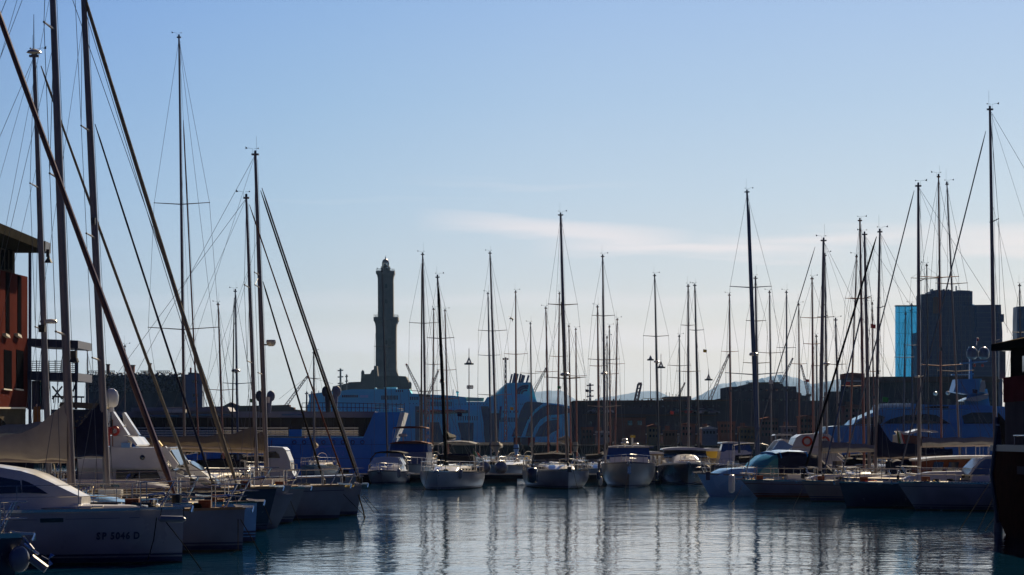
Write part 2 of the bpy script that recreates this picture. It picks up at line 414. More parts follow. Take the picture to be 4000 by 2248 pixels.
    for x, y, r in ((1417, 1456, 6.5), (1602, 1500, 6)):
        p = W(x, y, 1650); rr = r * PX(1650)
        MB().lathe([(rr * .8, -rr * 3), (rr, -rr * 1.2), (rr, 0), (rr * .8, rr * .8), (.1, rr * 1.5)], p, 10).build('sentry_box', 'stone2', f)
lighthouse()

# ---------------------------------------------------------------- white passenger ferry
M['ferry'] = mat('ferry_white_blue_shade', (.12, .78, 1.0), .45, noise=.12, nscale=.05)  # white ship coloured blue, its blue shade put into the paint
M['ferryd'] = mat('ferry_livery_blue', (.01, .02, .12), .5)
M['ferryw'] = mat('ferry_window', (.02, .03, .09), .3)
M['ferrys'] = mat('ferry_screen', (.75, .72, .5), .6)
M['ferryl'] = mat('ferry_pale', (.5, .68, .9), .5)
def ferry():
    d = 1150; c = W(1760, 1735, d)
    t = thing('passenger_ferry', 'long white passenger ferry with dark blue swooshes and raked funnel below the lighthouse', 'ferry', (c.x, d, 0))
    def P(poly, nm, m, dy=0, dep=26): return MB().pprism(poly, d + dy, dep).build(nm, m, t)
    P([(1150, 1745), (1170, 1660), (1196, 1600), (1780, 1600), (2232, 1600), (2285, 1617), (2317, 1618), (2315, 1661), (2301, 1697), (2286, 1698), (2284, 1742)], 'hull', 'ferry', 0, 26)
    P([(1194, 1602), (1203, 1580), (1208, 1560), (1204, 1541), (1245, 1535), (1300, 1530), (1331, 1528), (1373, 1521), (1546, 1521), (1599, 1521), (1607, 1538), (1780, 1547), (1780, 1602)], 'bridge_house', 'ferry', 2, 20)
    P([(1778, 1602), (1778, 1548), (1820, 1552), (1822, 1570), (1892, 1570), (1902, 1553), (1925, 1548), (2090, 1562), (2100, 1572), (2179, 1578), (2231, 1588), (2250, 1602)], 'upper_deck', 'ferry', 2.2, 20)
    P([(1821, 1569), (1821, 1552), (1891, 1555), (1889, 1569)], 'sun_screen', 'ferrys', 4, .3)
    P([(1925, 1549), (1980, 1497), (2076, 1494), (2096, 1568)], 'funnel', 'ferry', 6, 12)
    f = thing_child('exhaust', t)
    for a, b, xx, yy in ((1988, 1995, 1998, 1462), (1998, 2018, 2012, 1460), (2022, 2030, 2034, 1461), (2030, 2044, 2038, 1466), (2052, 2060, 2062, 1467)):
        w_ = (b - a) * .5 * PX(d); p0 = W((a + b) / 2, 1500, d + 10); p1 = W((a + b) / 2 + 9, yy, d + 10)
        MB().tube([p0, p1], w_, 8).build('exhaust_pipe', 'ferryd', t)
    # funnel emblem: three nested arcs over a bar
    em = MB()
    for r, th in ((34, 6), (25, 5.5), (15, 5)):
        cx, cy = 2052, 1540
        pts = []
        for k in range(9):
            a = R(90 + 90 * k / 8); pts.append((cx + r * math.cos(a) * .95, cy - r * .95 * math.sin(a)))
        pts = [(2064 - (34 - r) * .2, cy - r * .95)] + pts
        if r == 34: pts.append((cx - r * .95, cy + 0))
        o = [W(x, y, d + 5.6) for x, y in pts]
        for a, b in zip(o, o[1:]): em.bar(a, b, th * PX(d), .25)
    em.build('funnel_emblem', 'ferryd', t)
    g = MB()
    for k in range(13):
        a = W(1918 + k * 5, 1548 - k * 4.2, d + 5.5); b = W(1932 + k * 5, 1548 - k * 4.2, d + 5.5); g.bar(a, b, .18)
        g.bar(a, W(1918 + k * 5, 1552 - k * 4.2, d + 5.5), .12)
    g.build('funnel_ladder', 'ferryl', t)
    # window rows, one mesh per deck row
    def row(x0, x1, y, wd, h, step, dy=-.15, m='ferryw'):
        g = MB(); x = x0
        while x + wd <= x1:
            g.pprism([(x, y), (x + wd, y), (x + wd, y + h), (x, y + h)], d + dy, .5); x += step
        o = g.build('window_row', m, t); struct(o, 'stuff')
    row(1336, 1400, 1544, 6, 9, 8, 1.7); row(1405, 1440, 1544, 3, 10, 5, 1.7, 'ferryl'); row(1490, 1556, 1546, 3, 16, 5.5, 1.7)
    row(1602, 1640, 1551, 4, 12, 7, 1.7); row(1666, 1760, 1552, 3, 10, 8, 1.7); row(1666, 1770, 1570, 2.5, 18, 6, 1.7)
    row(1240, 1440, 1597, 3, 5, 22, 1.7); row(1600, 1700, 1576, 3, 3, 13, 1.8); row(1780, 1910, 1578, 2.5, 3, 12, 1.8)
    row(1950, 2060, 1632 - 27, 4, 8, 14); row(2000, 2100, 1578, 2.5, 3, 8, 1.8)
    row(1948, 2060, 1632, 3, 17, 6); row(1790, 1870, 1626, 3, 17, 9); row(2055, 2100, 1632, 4, 7, 9); row(2155, 2180, 1632, 3, 7, 5)
    row(2240, 2320, 1632, 3.5, 6, 14); row(2291, 2310, 1631, 4, 10, 7); row(2265, 2300, 1657, 4, 4, 7); row(2268, 2300, 1668, 5, 5, 7)
    row(2186, 2206, 1581, 3, 12, 6, 1.7, 'ferryl'); row(1546, 1575, 1524, 4, 8, 8, 1.7)
    P([(1690, 1603), (1828, 1603), (1828, 1615), (1640, 1620)], 'lifeboat_bay', 'ferryw', -.2, .4)
    for x in (1650, 1700, 1748, 1796):
        a = W(x, 1607, d - 1.5); MB().ball(a, (2.6, 1, .8), 10, 6).build('lifeboat', 'red', t)
    # livery: wedges and swooshes
    for nm, poly in (('livery_stripe', [(1622, 1588), (1645, 1588), (1650, 1740), (1622, 1740)]),
                     ('livery_stripe', [(1670, 1650), (1715, 1650), (1740, 1740), (1680, 1740)]),
                     ('livery_letter', [(1788, 1652), (1850, 1652), (1848, 1740), (1808, 1740)]),
                     ('livery_letter', [(1878, 1588), (1908, 1588), (1916, 1615), (1950, 1615), (1953, 1588), (1960, 1588), (1957, 1625), (1950, 1652), (1945, 1740), (1896, 1740), (1890, 1700), (1889, 1652), (1884, 1625)]),
                     ('livery_swoosh', [(2050, 1575), (2060, 1570), (2110, 1572), (2122, 1576), (2090, 1600), (2062, 1640), (2036, 1706), (1998, 1706), (2020, 1650), (2034, 1605)]),
                     ('livery_swoosh', [(2052, 1706), (2066, 1656), (2086, 1618), (2120, 1590), (2150, 1580), (2204, 1588), (2230, 1600), (2232, 1612), (2190, 1620), (2140, 1622), (2110, 1640), (2088, 1672), (2078, 1706)]),
                     ('livery_swoosh', [(2090, 1706), (2108, 1668), (2134, 1646), (2180, 1640), (2186, 1676), (2150, 1694), (2140, 1706)])):
        P(poly, nm, 'ferryd', -.12, .5)
    for x, y, r in ((1787, 1533, 6), (1468, 1520, 5)):
        a = W(x, y, d + 8); g = MB(); g.ball(a, r * PX(d)); g.tube([a, a - Vector((0, 0, 2.5))], .3); g.build('radome', 'ferryl', t, smooth=True)
    g = MB()
    for x, h in ((1230, 18), (1245, 10), (1450, 10), (1770, 14)):
        a = W(x, 1545, d + 10); MB().tube([a, a + Vector((0, 0, h * PX(d) + 1))], .15, 4).build('antenna', 'ferryd', t)
    g = MB().box2(W(1500, 1521, d + 9), W(1552, 1515, d + 15)); g.build('deckhouse', 'ferryl', t)
def thing_child(a, b): return None
ferry()

# ---------------------------------------------------------------- quay, sheds and towers behind the basin
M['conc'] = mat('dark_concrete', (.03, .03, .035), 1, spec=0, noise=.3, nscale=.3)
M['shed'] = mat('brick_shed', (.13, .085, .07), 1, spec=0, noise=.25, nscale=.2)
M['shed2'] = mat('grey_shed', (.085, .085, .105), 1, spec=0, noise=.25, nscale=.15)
M['shedbr'] = mat('brown_render', (.22, .11, .08), 1, spec=0, noise=.2, nscale=.3)
M['towerd'] = mat('dark_tower_cladding', (.03, .065, .17), .4, noise=.25, nscale=.06)
M['towert'] = mat('teal_curtain_glass', (.04, .38, .72), .25, trans=.8); M['towert'].node_tree.nodes['Principled BSDF'].inputs['IOR'].default_value = 1.03
M['towerl'] = mat('tower_glazing_bars', (.07, .11, .2), .35)
M['glow'] = mat('pale_metal_highlight', (.6, .58, .52), .35, noise=.1)  # pale metal, also painted highlight for sunlit roof lines and edges
def block(t, poly, d, dep, nm, m): return MB().pprism(poly, d, dep).build(nm, m, t)
def winrow(t, x0, x1, y, wd, h, step, d, m='glass', nm='window_row', dep=.35):
    x = x0
    while x + wd <= x1:
        MB().pprism([(x, y), (x + wd, y), (x + wd, y + h), (x, y + h)], d - .12, dep).build(nm.replace('_row', ''), m, t); x += step
def setting():
    g = MB(); a = W(1560, 1775, 505)
    g.box2((W(1480, 1700, 505).x, 505, -1), (W(2370, 1700, 505).x, 530, 1.7)); g.box2((W(1480, 1700, 505).x, 504.6, 1.4), (W(2370, 1700, 505).x, 504.9, 1.7))
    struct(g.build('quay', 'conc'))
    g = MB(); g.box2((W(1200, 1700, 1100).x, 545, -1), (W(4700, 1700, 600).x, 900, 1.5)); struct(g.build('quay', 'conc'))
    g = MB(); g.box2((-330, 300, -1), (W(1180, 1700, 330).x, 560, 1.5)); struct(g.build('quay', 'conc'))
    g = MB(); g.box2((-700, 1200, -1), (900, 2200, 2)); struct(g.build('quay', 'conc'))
    # containers and sheds on the quay in front of the ferry
    for x, m, lb in ((2020, 'shedbr', 'brown container on the low quay, leftmost of three'), (2050, 'gelgrey', 'pale grey container on the low quay between two others'), (2075, 'red', 'red container on the low quay beside the pale one')):
        c = W(x, 1723, 512); t = thing('shipping_container', lb, 'container', (c.x, 512, 1.7), 0, 'containers on the low quay')
        MB().box((c.x, 513.2, 1.7 + .75), (28 * PX(512), 2.4, 1.5)).build('body', m, t)
        g = MB()
        for k in range(9): g.box((c.x + (k - 4) * 3 * PX(512), 511.95, 2.45), (.05, .1, 1.3))
        g.build('corrugation', m, t)
    # long shed right of the ferry
    d = 620
    t = thing('harbour_shed', 'long low dark shed with a bright edge line right of the ferry', 'shed', W(2600, 1709, d) * Vector((1, 1, 0)) if False else (W(2600, 1709, d).x, d, 0))
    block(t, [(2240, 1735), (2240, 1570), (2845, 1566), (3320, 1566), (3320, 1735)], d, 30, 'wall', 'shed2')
    block(t, [(2238, 1571), (2238, 1566), (2846, 1562), (2846, 1567)], d - 1, 32, 'roof', 'shed')
    block(t, [(2280, 1618), (2800, 1622), (2800, 1626), (2280, 1622)], d - 1.5, 1.6, 'gutter', 'shed')
    rr = random.Random(5)
    for k in range(24):
        x = 2250 + k * 25 + rr.uniform(-8, 8); h = rr.uniform(2, 6); a = W(x, 1565, d + 6)
        MB().box((a.x, d + 6, a.z + h * PX(d) / 2), (rr.uniform(2, 7) * PX(d), 1, h * PX(d))).build('roof_vent', 'shed', t)
    winrow(t, 2300, 2390, 1648, 12, 16, 34, d, 'glass'); winrow(t, 2560, 2820, 1650, 14, 14, 40, d)
    winrow(t, 2300, 2820, 1585, 5, 5, 22, d)
    block(t, [(2290, 1700), (3300, 1695), (3300, 1692), (2290, 1696)], d - 3, 3, 'canopy', 'glow')  # pale strip, a bright reflected line put in by colour
    for x0, x1 in ((2420, 2450), (2500, 2550), (2570, 2680), (2720, 2800)): block(t, [(x0, 1732), (x0, 1704), (x1, 1704), (x1, 1732)], d - .3, .5, 'door', 'glassb')
    t = thing('brown_building', 'small brown rendered building with two square windows behind the masts', 'building', (W(2480, 1709, 590).x, 590, 0))
    block(t, [(2395, 1740), (2395, 1632), (2522, 1632), (2522, 1740)], 590, 14, 'wall', 'shedbr')
    for x in (2452, 2490): block(t, [(x, 1662), (x, 1644), (x + 18, 1644), (x + 18, 1662)], 589.8, .4, 'window', 'glass')
    block(t, [(2392, 1634), (2392, 1629), (2525, 1629), (2525, 1634)], 589.4, 15, 'roof', 'shed')
    t = thing('dark_warehouse', 'short dark block with flat roof standing over the long shed', 'warehouse', (W(2650, 1709, 640).x, 655, 0))
    block(t, [(2604, 1735), (2604, 1560), (2596, 1556), (2598, 1550), (2700, 1548), (2700, 1735)], 655, 14, 'wall', 'shed2')
    g = MB()
    for x in (2602, 2615, 2628, 2640, 2660): a = W(x, 1550, 660); g.tube([a, a + Vector((0, 0, rr.uniform(.4, 1.1)))], .06, 4)
    g.build('roof_railing', 'black', t)
    t = thing('warehouse_block', 'wide dark terminal block with roof terrace left of the towers', 'warehouse', (W(2980, 1709, 650).x, 657, 0))
    block(t, [(2820, 1735), (2820, 1556), (2843, 1554), (2843, 1512), (2913, 1510), (2915, 1502), (3058, 1500), (3060, 1510), (3110, 1510), (3112, 1532), (3130, 1536), (3132, 1545), (3160, 1547), (3162, 1735)], 657, 24, 'wall', 'shed2')
    winrow(t, 2850, 3100, 1520, 9, 8, 20, 657); winrow(t, 2850, 3150, 1560, 7, 7, 18, 657)
    g = MB()
    for k in range(14): a = W(2916 + k * 10, 1502, 658); g.tube([a, a + Vector((0, 0, .5))], .05, 4)
    g.tube([W(2916, 1494.5, 658), W(3056, 1494, 658)], .06, 4); g.build('terrace_railing', 'black', t)
    block(t, [(2930, 1500), (2930, 1496), (3045, 1495), (3045, 1500)], 660, 8, 'roof_plant', 'shed')
    t = thing('terminal_building', 'broad dark building with bright roof edge below the blue tower', 'building', (W(3600, 1709, 560).x, 560, 0))
    block(t, [(3240, 1740), (3240, 1530), (3305, 1530), (3308, 1478), (3370, 1476), (3372, 1484), (3900, 1484), (3900, 1740)], 560, 10, 'wall', 'shed2')
    block(t, [(3308, 1480), (3308, 1458), (3325, 1456), (3378, 1460), (3378, 1480)], 562, 12, 'roof_house', 'shedbr')
    block(t, [(3395, 1494), (3395, 1472), (3905, 1472), (3905, 1494)], 558, 12, 'parapet', 'shed')
    block(t, [(3305, 1491), (3305, 1486), (3368, 1487), (3368, 1492)], 557.6, 1, 'sunlit_roof_edge', 'glow')  # light on the roof edge put in as a pale strip
    winrow(t, 3300, 3380, 1520, 12, 12, 20, 560); winrow(t, 3420, 3880, 1560, 14, 30, 40, 560)
    # towers
    t = thing('office_tower', 'dark blue office tower cluster with a bright teal glass corner', 'tower', (W(3700, 1709, 900).x, 905, 0))
    block(t, [(3500, 1720), (3500, 1196), (3582, 1196), (3582, 1720)], 906, 2, 'glass_facade', 'towert')
    block(t, [(3499, 1197), (3499, 1193), (3582, 1193), (3582, 1197)], 905, 3, 'parapet', 'towerd')
    block(t, [(3581, 1720), (3581, 1300), (3600, 1298), (3600, 1150), (3636, 1148), (3636, 1138), (3799, 1138), (3799, 1720)], 900, 12, 'tower_block', 'towerd')
    block(t, [(3798, 1720), (3798, 1192), (3910, 1191), (3912, 1240), (3916, 1300), (3916, 1720)], 902, 28, 'side_block', 'towerd')
    block(t, [(3905, 1258), (3905, 1228), (3922, 1228), (3922, 1258)], 901, 8, 'balcony', 'towerd')
    block(t, [(3804, 1305), (3806, 1196), (3815, 1196), (3816, 1300)], 901.5, 1, 'glass_strip', 'towert')
    for k in range(17):
        y = 1160 + k * 19; block(t, [(3604, y), (3604, y - 2), (3797, y - 2), (3797, y)], 899.8, .4, 'floor_band', 'towerl')
        if y > 1200: block(t, [(3801, y + 6), (3801, y + 4), (3908, y + 4), (3908, y + 6)], 901.8, .4, 'floor_band', 'towerl')
    for k in range(12):
        x = 3612 + k * 16; block(t, [(x, 1480), (x, 1150), (x + 1.5, 1150), (x + 1.5, 1480)], 899.7, .4, 'facade_rib', 'towerl')
    block(t, [(3738, 1194), (3738, 1190), (3806, 1190), (3806, 1194)], 899.5, 1, 'glass_strip', 'towert')
    block(t, [(3645, 1225), (3645, 1165), (3650, 1160), (3660, 1160), (3665, 1165), (3665, 1225)], 899.6, .7, 'light_shaft', 'shedbr')
    g = MB()
    for k in range(9):
        x = 3640 + k * 9; h = rr.choice((5, 8, 6, 9)); g.pprism([(x, 1139), (x, 1139 - h), (x + 6, 1139 - h), (x + 6, 1139)], 901, 4)
    g.pprism([(3740, 1139), (3740, 1134), (3790, 1136), (3790, 1139)], 901, 4); g.build('roof_plant', 'towerd', t)
    g = MB()
    for x in range(3512, 3582, 24): g.pprism([(x, 1470), (x, 1198), (x + 1.2, 1198), (x + 1.2, 1470)], 905.7, .5)
    g.build('mullions', 'towerl', t)
    for k in range(6): g = MB().pprism([(3500, 1222 + k * 41), (3500, 1221.2 + k * 41), (3582, 1221.2 + k * 41), (3582, 1222 + k * 41)], 905.8, .4).build('floor_band', 'towerl', t)
    for x, h in ((3664, 60), (3735, 20)): a = W(x, 1138, 905); MB().tube([a, a + Vector((0, 0, h * PX(905)))], .25, 5).build('antenna', 'towerd', t)
    t = thing('far_tower', 'narrow dark tower at the right edge behind the masts', 'tower', (W(3990, 1709, 950).x, 950, 0))
    block(t, [(3972, 1720), (3972, 1250), (3974, 1198), (4060, 1195), (4060, 1720)], 950, 8, 'wall', 'towerd')
    winrow(t, 3976, 4050, 1245, 4, 60, 7, 950, 'towert', 'glass_strip')
setting()

# ---------------------------------------------------------------- textured industrial block, left
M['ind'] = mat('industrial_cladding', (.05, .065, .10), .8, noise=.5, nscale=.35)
M['indp'] = mat('pale_cladding', (.15, .17, .22), .8, noise=.4, nscale=.3)
M['indt'] = mat('blue_grey_tower', (.10, .17, .3), .7, noise=.2, nscale=.1)
def industrial():
    d = 700; rr = random.Random(11)
    t = thing('industrial_building', 'bulky grey industrial building with ragged top and chimneys behind the left masts', 'building', (W(530, 1709, d).x, d, 0))
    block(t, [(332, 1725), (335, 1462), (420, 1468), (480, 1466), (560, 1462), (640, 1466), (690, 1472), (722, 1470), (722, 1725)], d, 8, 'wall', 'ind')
    g = MB()
    for k in range(620):
        x = rr.uniform(336, 716); y = rr.uniform(1461, 1532) if rr.random() < .8 else rr.uniform(1455, 1468); a = W(x, y, d - .6); s_ = rr.uniform(2, 6) * PX(d)
        g.box(a, (s_, rr.uniform(.6, 2.2), s_ * rr.uniform(.6, 1.5)), ry=rr.uniform(-.4, .4))
    struct(g.build('stacked_crates', 'indp', t), 'stuff')
    for x0, x1, y in ((415, 427, 1423), (494, 523, 1426), (578, 590, 1419)):
        c = block(t, [(x0, 1470), (x0, y), (x1, y), (x1, 1470)], d + 4, (x1 - x0) * PX(d), 'chimney', 'shedbr')
        g = MB().pprism([(x0 - 2, y + 4), (x0 - 2, y), (x1 + 2, y), (x1 + 2, y + 4)], d + 3.8, (x1 - x0 + 2) * PX(d)).build('chimney_cap', 'shed', c)
    for x0, x1 in ((345, 400), (410, 445), (550, 575), (612, 660)):
        g = MB(); y = 1450
        for k in range(7):
            x = x0 + (x1 - x0) * k / 6; g.bar(W(x, 1466, d), W(x + 2, y, d), .1)
        g.bar(W(x0 - 4, y, d), W(x1 + 4, y, d), .14); g.bar(W(x0, y + 7, d), W(x1, y + 7, d), .1); g.build('roof_railing', 'black', t)
    block(t, [(720, 1725), (720, 1464), (760, 1462), (778, 1460), (790, 1480), (790, 1725)], d - 4, 5, 'tower_block', 'indt')
    block(t, [(735, 1470), (735, 1455), (762, 1457), (775, 1458), (775, 1470)], d - 2, 12, 'plant_room', 'ind')
    a = W(745, 1440, d); MB().ball(a, 4 * PX(d)).build('vent_ball', 'red', t); MB().tube([W(745, 1462, d), a], .25).build('vent_pipe', 'red', t)
    for y in (1486, 1540, 1566):
        winrow(t, 752, 778, y, 22, 10, 30, d - 4, 'glass')
    block(t, [(352, 1570), (352, 1512), (386, 1512), (386, 1570)], d - .4, .6, 'recess', 'ind')
    # low line of dark roofs between here and the ferry
    t = thing('far_roofs', 'low dark pitched roofs on the skyline left of the ferry', 'shed', (W(1000, 1709, 900).x, 900, 0))
    block(t, [(786, 1725), (786, 1590), (870, 1588), (900, 1572), (935, 1586), (1060, 1584), (1130, 1582), (1132, 1590), (1148, 1592), (1150, 1600), (1190, 1604), (1190, 1725)], 900, 6, 'roof', 'shed')
industrial()

# ---------------------------------------------------------------- cranes, light masts and pylons
M['lattice'] = mat('faded_steelwork', (.34, .26, .25), .8)
def lattice(g, a, b, w0, w1, n, r=.12, ang=0):
    a, b = Vector(a), Vector(b); ax = (b - a).normalized(); u = ax.cross(Vector((0, 1, 0))).normalized(); v = ax.cross(u)
    def cor(i):
        p = a + (b - a) * (i / n); w_ = (w0 + (w1 - w0) * i / n) / 2
        return [p + u * w_ + v * w_, p + u * w_ - v * w_, p - u * w_ - v * w_, p - u * w_ + v * w_]
    c0 = cor(0)
    for i in range(1, n + 1):
        c1 = cor(i)
        for k in range(4):
            g.bar(c0[k], c1[k], r * 1.3); g.bar(c0[k], c1[(k + 1) % 4], r)
        c0 = c1
def crane(x0, y0, x1, y1, d, label, wpx=10, head=6, cable=None):
    a, b = W(x0, y0, d), W(x1, y1, d); c = W(x0, HZ, d)
    t = thing('harbour_crane', label, 'crane', (c.x, d, 2), 0, 'cranes on the skyline')
    g = MB(); lattice(g, a, b, wpx * PX(d), wpx * .55 * PX(d), 12, .10 * d / 900); g.build('jib', 'lattice', t)
    MB().ball(b, head * PX(d) * .55, 8, 6).build('jib_head', 'red', t)
    g = MB(); lattice(g, (a.x, d, 2), a, 14 * PX(d), 10 * PX(d), 6, .2); g.build('tower', 'lattice', t)
    MB().box((a.x, d, a.z), (18 * PX(d), 3, 9 * PX(d))).build('cab', 'shed', t)
    g = MB()
    for q in cable or ((x0 + (x0 - x1) * .35, y0 - 5),):
        g.bar(b, W(q[0], q[1], d), .07); 
    g.build('stay_cable', 'black', t)
crane(1645, 1545, 1588, 1425, 1050, 'pale lattice crane jib leaning left just right of the lighthouse', 11, 8, ((1655, 1540),))
crane(1672, 1548, 1712, 1450, 1080, 'faint crane jib rising behind the masts right of the lighthouse', 8, 5)
crane(2078, 1545, 2133, 1440, 1300, 'lattice crane jib leaning right beside the ferry funnel', 10, 7)
crane(2768, 1575, 2847, 1387, 900, 'long reddish crane jib leaning right over the low shed', 11, 7)
crane(2646, 1560, 2675, 1497, 1000, 'small crane with stubby jib left of the long reddish one', 6, 6)
crane(3045, 1510, 3096, 1402, 1100, 'crane with red head standing behind the terminal block', 8, 7)
crane(3158, 1545, 3130, 1428, 1000, 'crane jib leaning left behind the crowded right masts', 8, 6)
crane(1112, 1592, 1200, 1472, 1000, 'pale crane jib leaning right between the forestays left of the lighthouse', 11, 6, ((1090, 1560), (1300, 1500)))
def gantry():
    d = 900; t = thing('gantry_frame', 'small leaning gantry frame on the shed roof line', 'gantry', (W(2488, 1709, d).x, d, 2), 0)
    g = MB()
    for s in (-6, 6):
        g.bar(W(2484 + s, 1572, d), W(2499 + s, 1500, d), .5); g.bar(W(2484 + s, 1572, d), W(2484 + s, 1709, d), .5)
    for k in range(5): g.bar(W(2480 + k * 3.5, 1560 - k * 14, d), W(2492 + k * 3.5, 1560 - k * 14, d), .3)
    g.build('frame', 'lattice', t); MB().box(W(2500, 1498, d), (14 * PX(d), 2, 6 * PX(d))).build('head_beam', 'red', t)
gantry()
def light_mast(x, ytop, ycrown, y2, d, label, wd=5, crown=True, platform=None):
    t = thing('light_mast', label, 'light mast', (W(x, HZ, d).x, d, 2), 0, 'tall floodlight masts in the port')
    q = PX(d)
    MB().tube([(W(x, HZ, d).x, d, 2), W(x, ytop, d)], [wd * q / 2, wd * q / 4], 8).build('pole', 'lattice', t)
    if crown:
        g = MB(); c = W(x, ycrown, d); r = 10 * q * crown
        g.torus(c, r, .25, 'z', 16, 5)
        for k in range(8):
            a = k * math.pi / 4; p = c + Vector((r * math.cos(a), r * math.sin(a), 0)); g.bar(p, W(x, ycrown - 24 * crown, d), .15); g.bar(p, c, .2)
        g.build('crown', 'lattice', t)
        for k in range(6):
            a = k * math.pi / 3 + .2; p = c + Vector((r * 1.25 * math.cos(a), r * 1.25 * math.sin(a), -.2)); MB().box(p, (.9, .9, .45)).build('floodlight', 'black', t)
    if platform:
        g = MB(); c = W(x + 4, platform, d); g.box(c, (24 * q, 6 * q, .3)); g.box(c + Vector((0, 0, 10 * q)), (24 * q, 6 * q, .3))
        for k in range(6): g.bar(c + Vector(((k - 2.5) * 4.5 * q, 0, 0)), c + Vector(((k - 2.5) * 4.5 * q, 0, 10 * q)), .2)
        g.build('platform', 'lattice', t)
light_mast(1832, 1362, 1420, 0, 800, 'slender floodlight mast with spiked crown and lower platform left of the ferry funnel', 5, 1, 1518)
light_mast(2582, 1383, 1434, 0, 850, 'floodlight mast with spiked crown right beside a tall sail mast', 4, .9)
light_mast(2768, 1442, 1482, 0, 850, 'short floodlight mast with spiked crown in front of the long reddish crane', 4, .8)
light_mast(2541, 1400, 1404, 0, 850, 'plain T-headed floodlight mast over the shed roof', 4, .6)
def pylon(x, y0, y1, d, wpx, label, heads=0):
    t = thing('lattice_pylon', label, 'pylon', (W(x, HZ, d).x, d, 2), 0, 'lattice pylons on the skyline')
    q = PX(d); g = MB(); lattice(g, (W(x, HZ, d).x, d, 2), W(x, y1, d), wpx * q, wpx * .4 * q, 16, .16 * d / 900); g.build('tower', 'lattice', t)
    for k in range(heads):
        y = y1 + 8 + k * (y0 - y1) * .28; g = MB(); g.bar(W(x - wpx * 1.4, y + 1, d), W(x + wpx * 1.4, y - 1, d), .3 * d / 900); g.build('cross_arm', 'lattice', t)
pylon(1975, 1560, 1402, 900, 11, 'lattice light tower with ball head beside the ferry funnel')
t_ = thing('floodlight_head', 'pair of round floodlights on top of the lattice tower by the funnel', 'floodlight', tuple(W(1975, 1402, 900)))
for s in (-8, 0, 8): MB().ball(W(1975 + s, 1400 + abs(s) * .4, 900), 4 * PX(900), 8, 6).build('lamp', 'shedbr', t_)
pylon(2305, 1575, 1498, 950, 10, 'lattice power pylon between two sail masts right of the ferry', 3)
pylon(1330, 1530, 1440, 1300, 8, 'thin lattice aerial with cross arms left of the lighthouse fort', 3)
pylon(1354, 1530, 1463, 1320, 4, 'short aerial with cross arm next to the taller one by the fort', 2)
pylon(1198, 1600, 1530, 1000, 5, 'tiny lattice aerial behind the ferry bow', 1)
pylon(1218, 1600, 1528, 1000, 3, 'thin pole aerial above the ferry bow', 1)

# cars parked on the terrace of the long shed
def car(x, y, d, m, lb, s=1):
    p = W(x, y, d); t = thing('parked_car', lb, 'car', tuple(p), 0, 'cars parked on the shed terrace')
    MB().prism([(p.x + a * s, p.z + b) for a, b in ((-2.1, .3), (-2.1, .75), (-1.3, .85), (-.7, .9), (1.2, .9), (2.0, .8), (2.15, .35))], d, d + 1.7).build('body', m, t)
    MB().prism([(p.x + a * s, p.z + b) for a, b in ((-1.35, .86), (-.8, 1.38), (.6, 1.42), (1.3, .9))], d + .1, d + 1.6).build('windows', 'glass', t)
    MB().prism([(p.x + a * s, p.z + b) for a, b in ((-.8, 1.36), (-.75, 1.43), (.6, 1.46), (.65, 1.40))], d + .05, d + 1.65).build('roof', m, t)
    for a in (-1.35, 1.35):
        MB().tube([(p.x + a, d - .02, p.z + .32), (p.x + a, d + .2, p.z + .32)], .32, 12).build('wheel', 'black', t)
for k, (x, m, lb) in enumerate(((2330, 'gelgrey', 'grey car parked on the shed terrace nearest the ferry'), (2362, 'white', 'white car parked second from the ferry on the shed terrace'), (2640, 'navy', 'dark car parked on the shed terrace under the short block'),
        (2692, 'red', 'red car glinting on the shed terrace between the close pair of masts'), (2738, 'white', 'white car parked on the shed terrace right of the red one'), (2778, 'gelgrey', 'silver car parked last on the shed terrace beside the crane'))):
    car(x, 1617 + (x - 2280) * .007, 619.2, m, lb, 1 if k % 2 else -1)

# small buildings, kiosks and stacks on the quay in front of the sheds
rr = random.Random(21)
M['ochre'] = mat('ochre_render', (.3, .2, .1), 1, spec=0, noise=.2, nscale=.4); M['rosy'] = mat('rosy_render', (.3, .15, .12), 1, spec=0, noise=.2, nscale=.4)
qb = [(2272, 2318, 1672, 'shedbr', 'brown kiosk'), (2330, 2385, 1690, 'gelgrey', 'low grey cabin'), (2532, 2580, 1668, 'ochre', 'ochre hut'), (2596, 2645, 1684, 'shed', 'dark brick hut'), (2662, 2716, 1660, 'rosy', 'rosy harbour office'),
      (2742, 2800, 1676, 'gelgrey', 'pale grey cabin'), (2812, 2872, 1650, 'shedbr', 'brown store'), (2890, 2950, 1672, 'ochre', 'ochre store'), (2972, 3040, 1640, 'rosy', 'rosy customs building'), (3060, 3110, 1668, 'gelgrey', 'grey box cabin'),
      (3125, 3190, 1630, 'shedbr', 'brown boat store'), (3300, 3370, 1590, 'rosy', 'rosy apartment block'), (3420, 3490, 1610, 'ochre', 'ochre apartment block')]
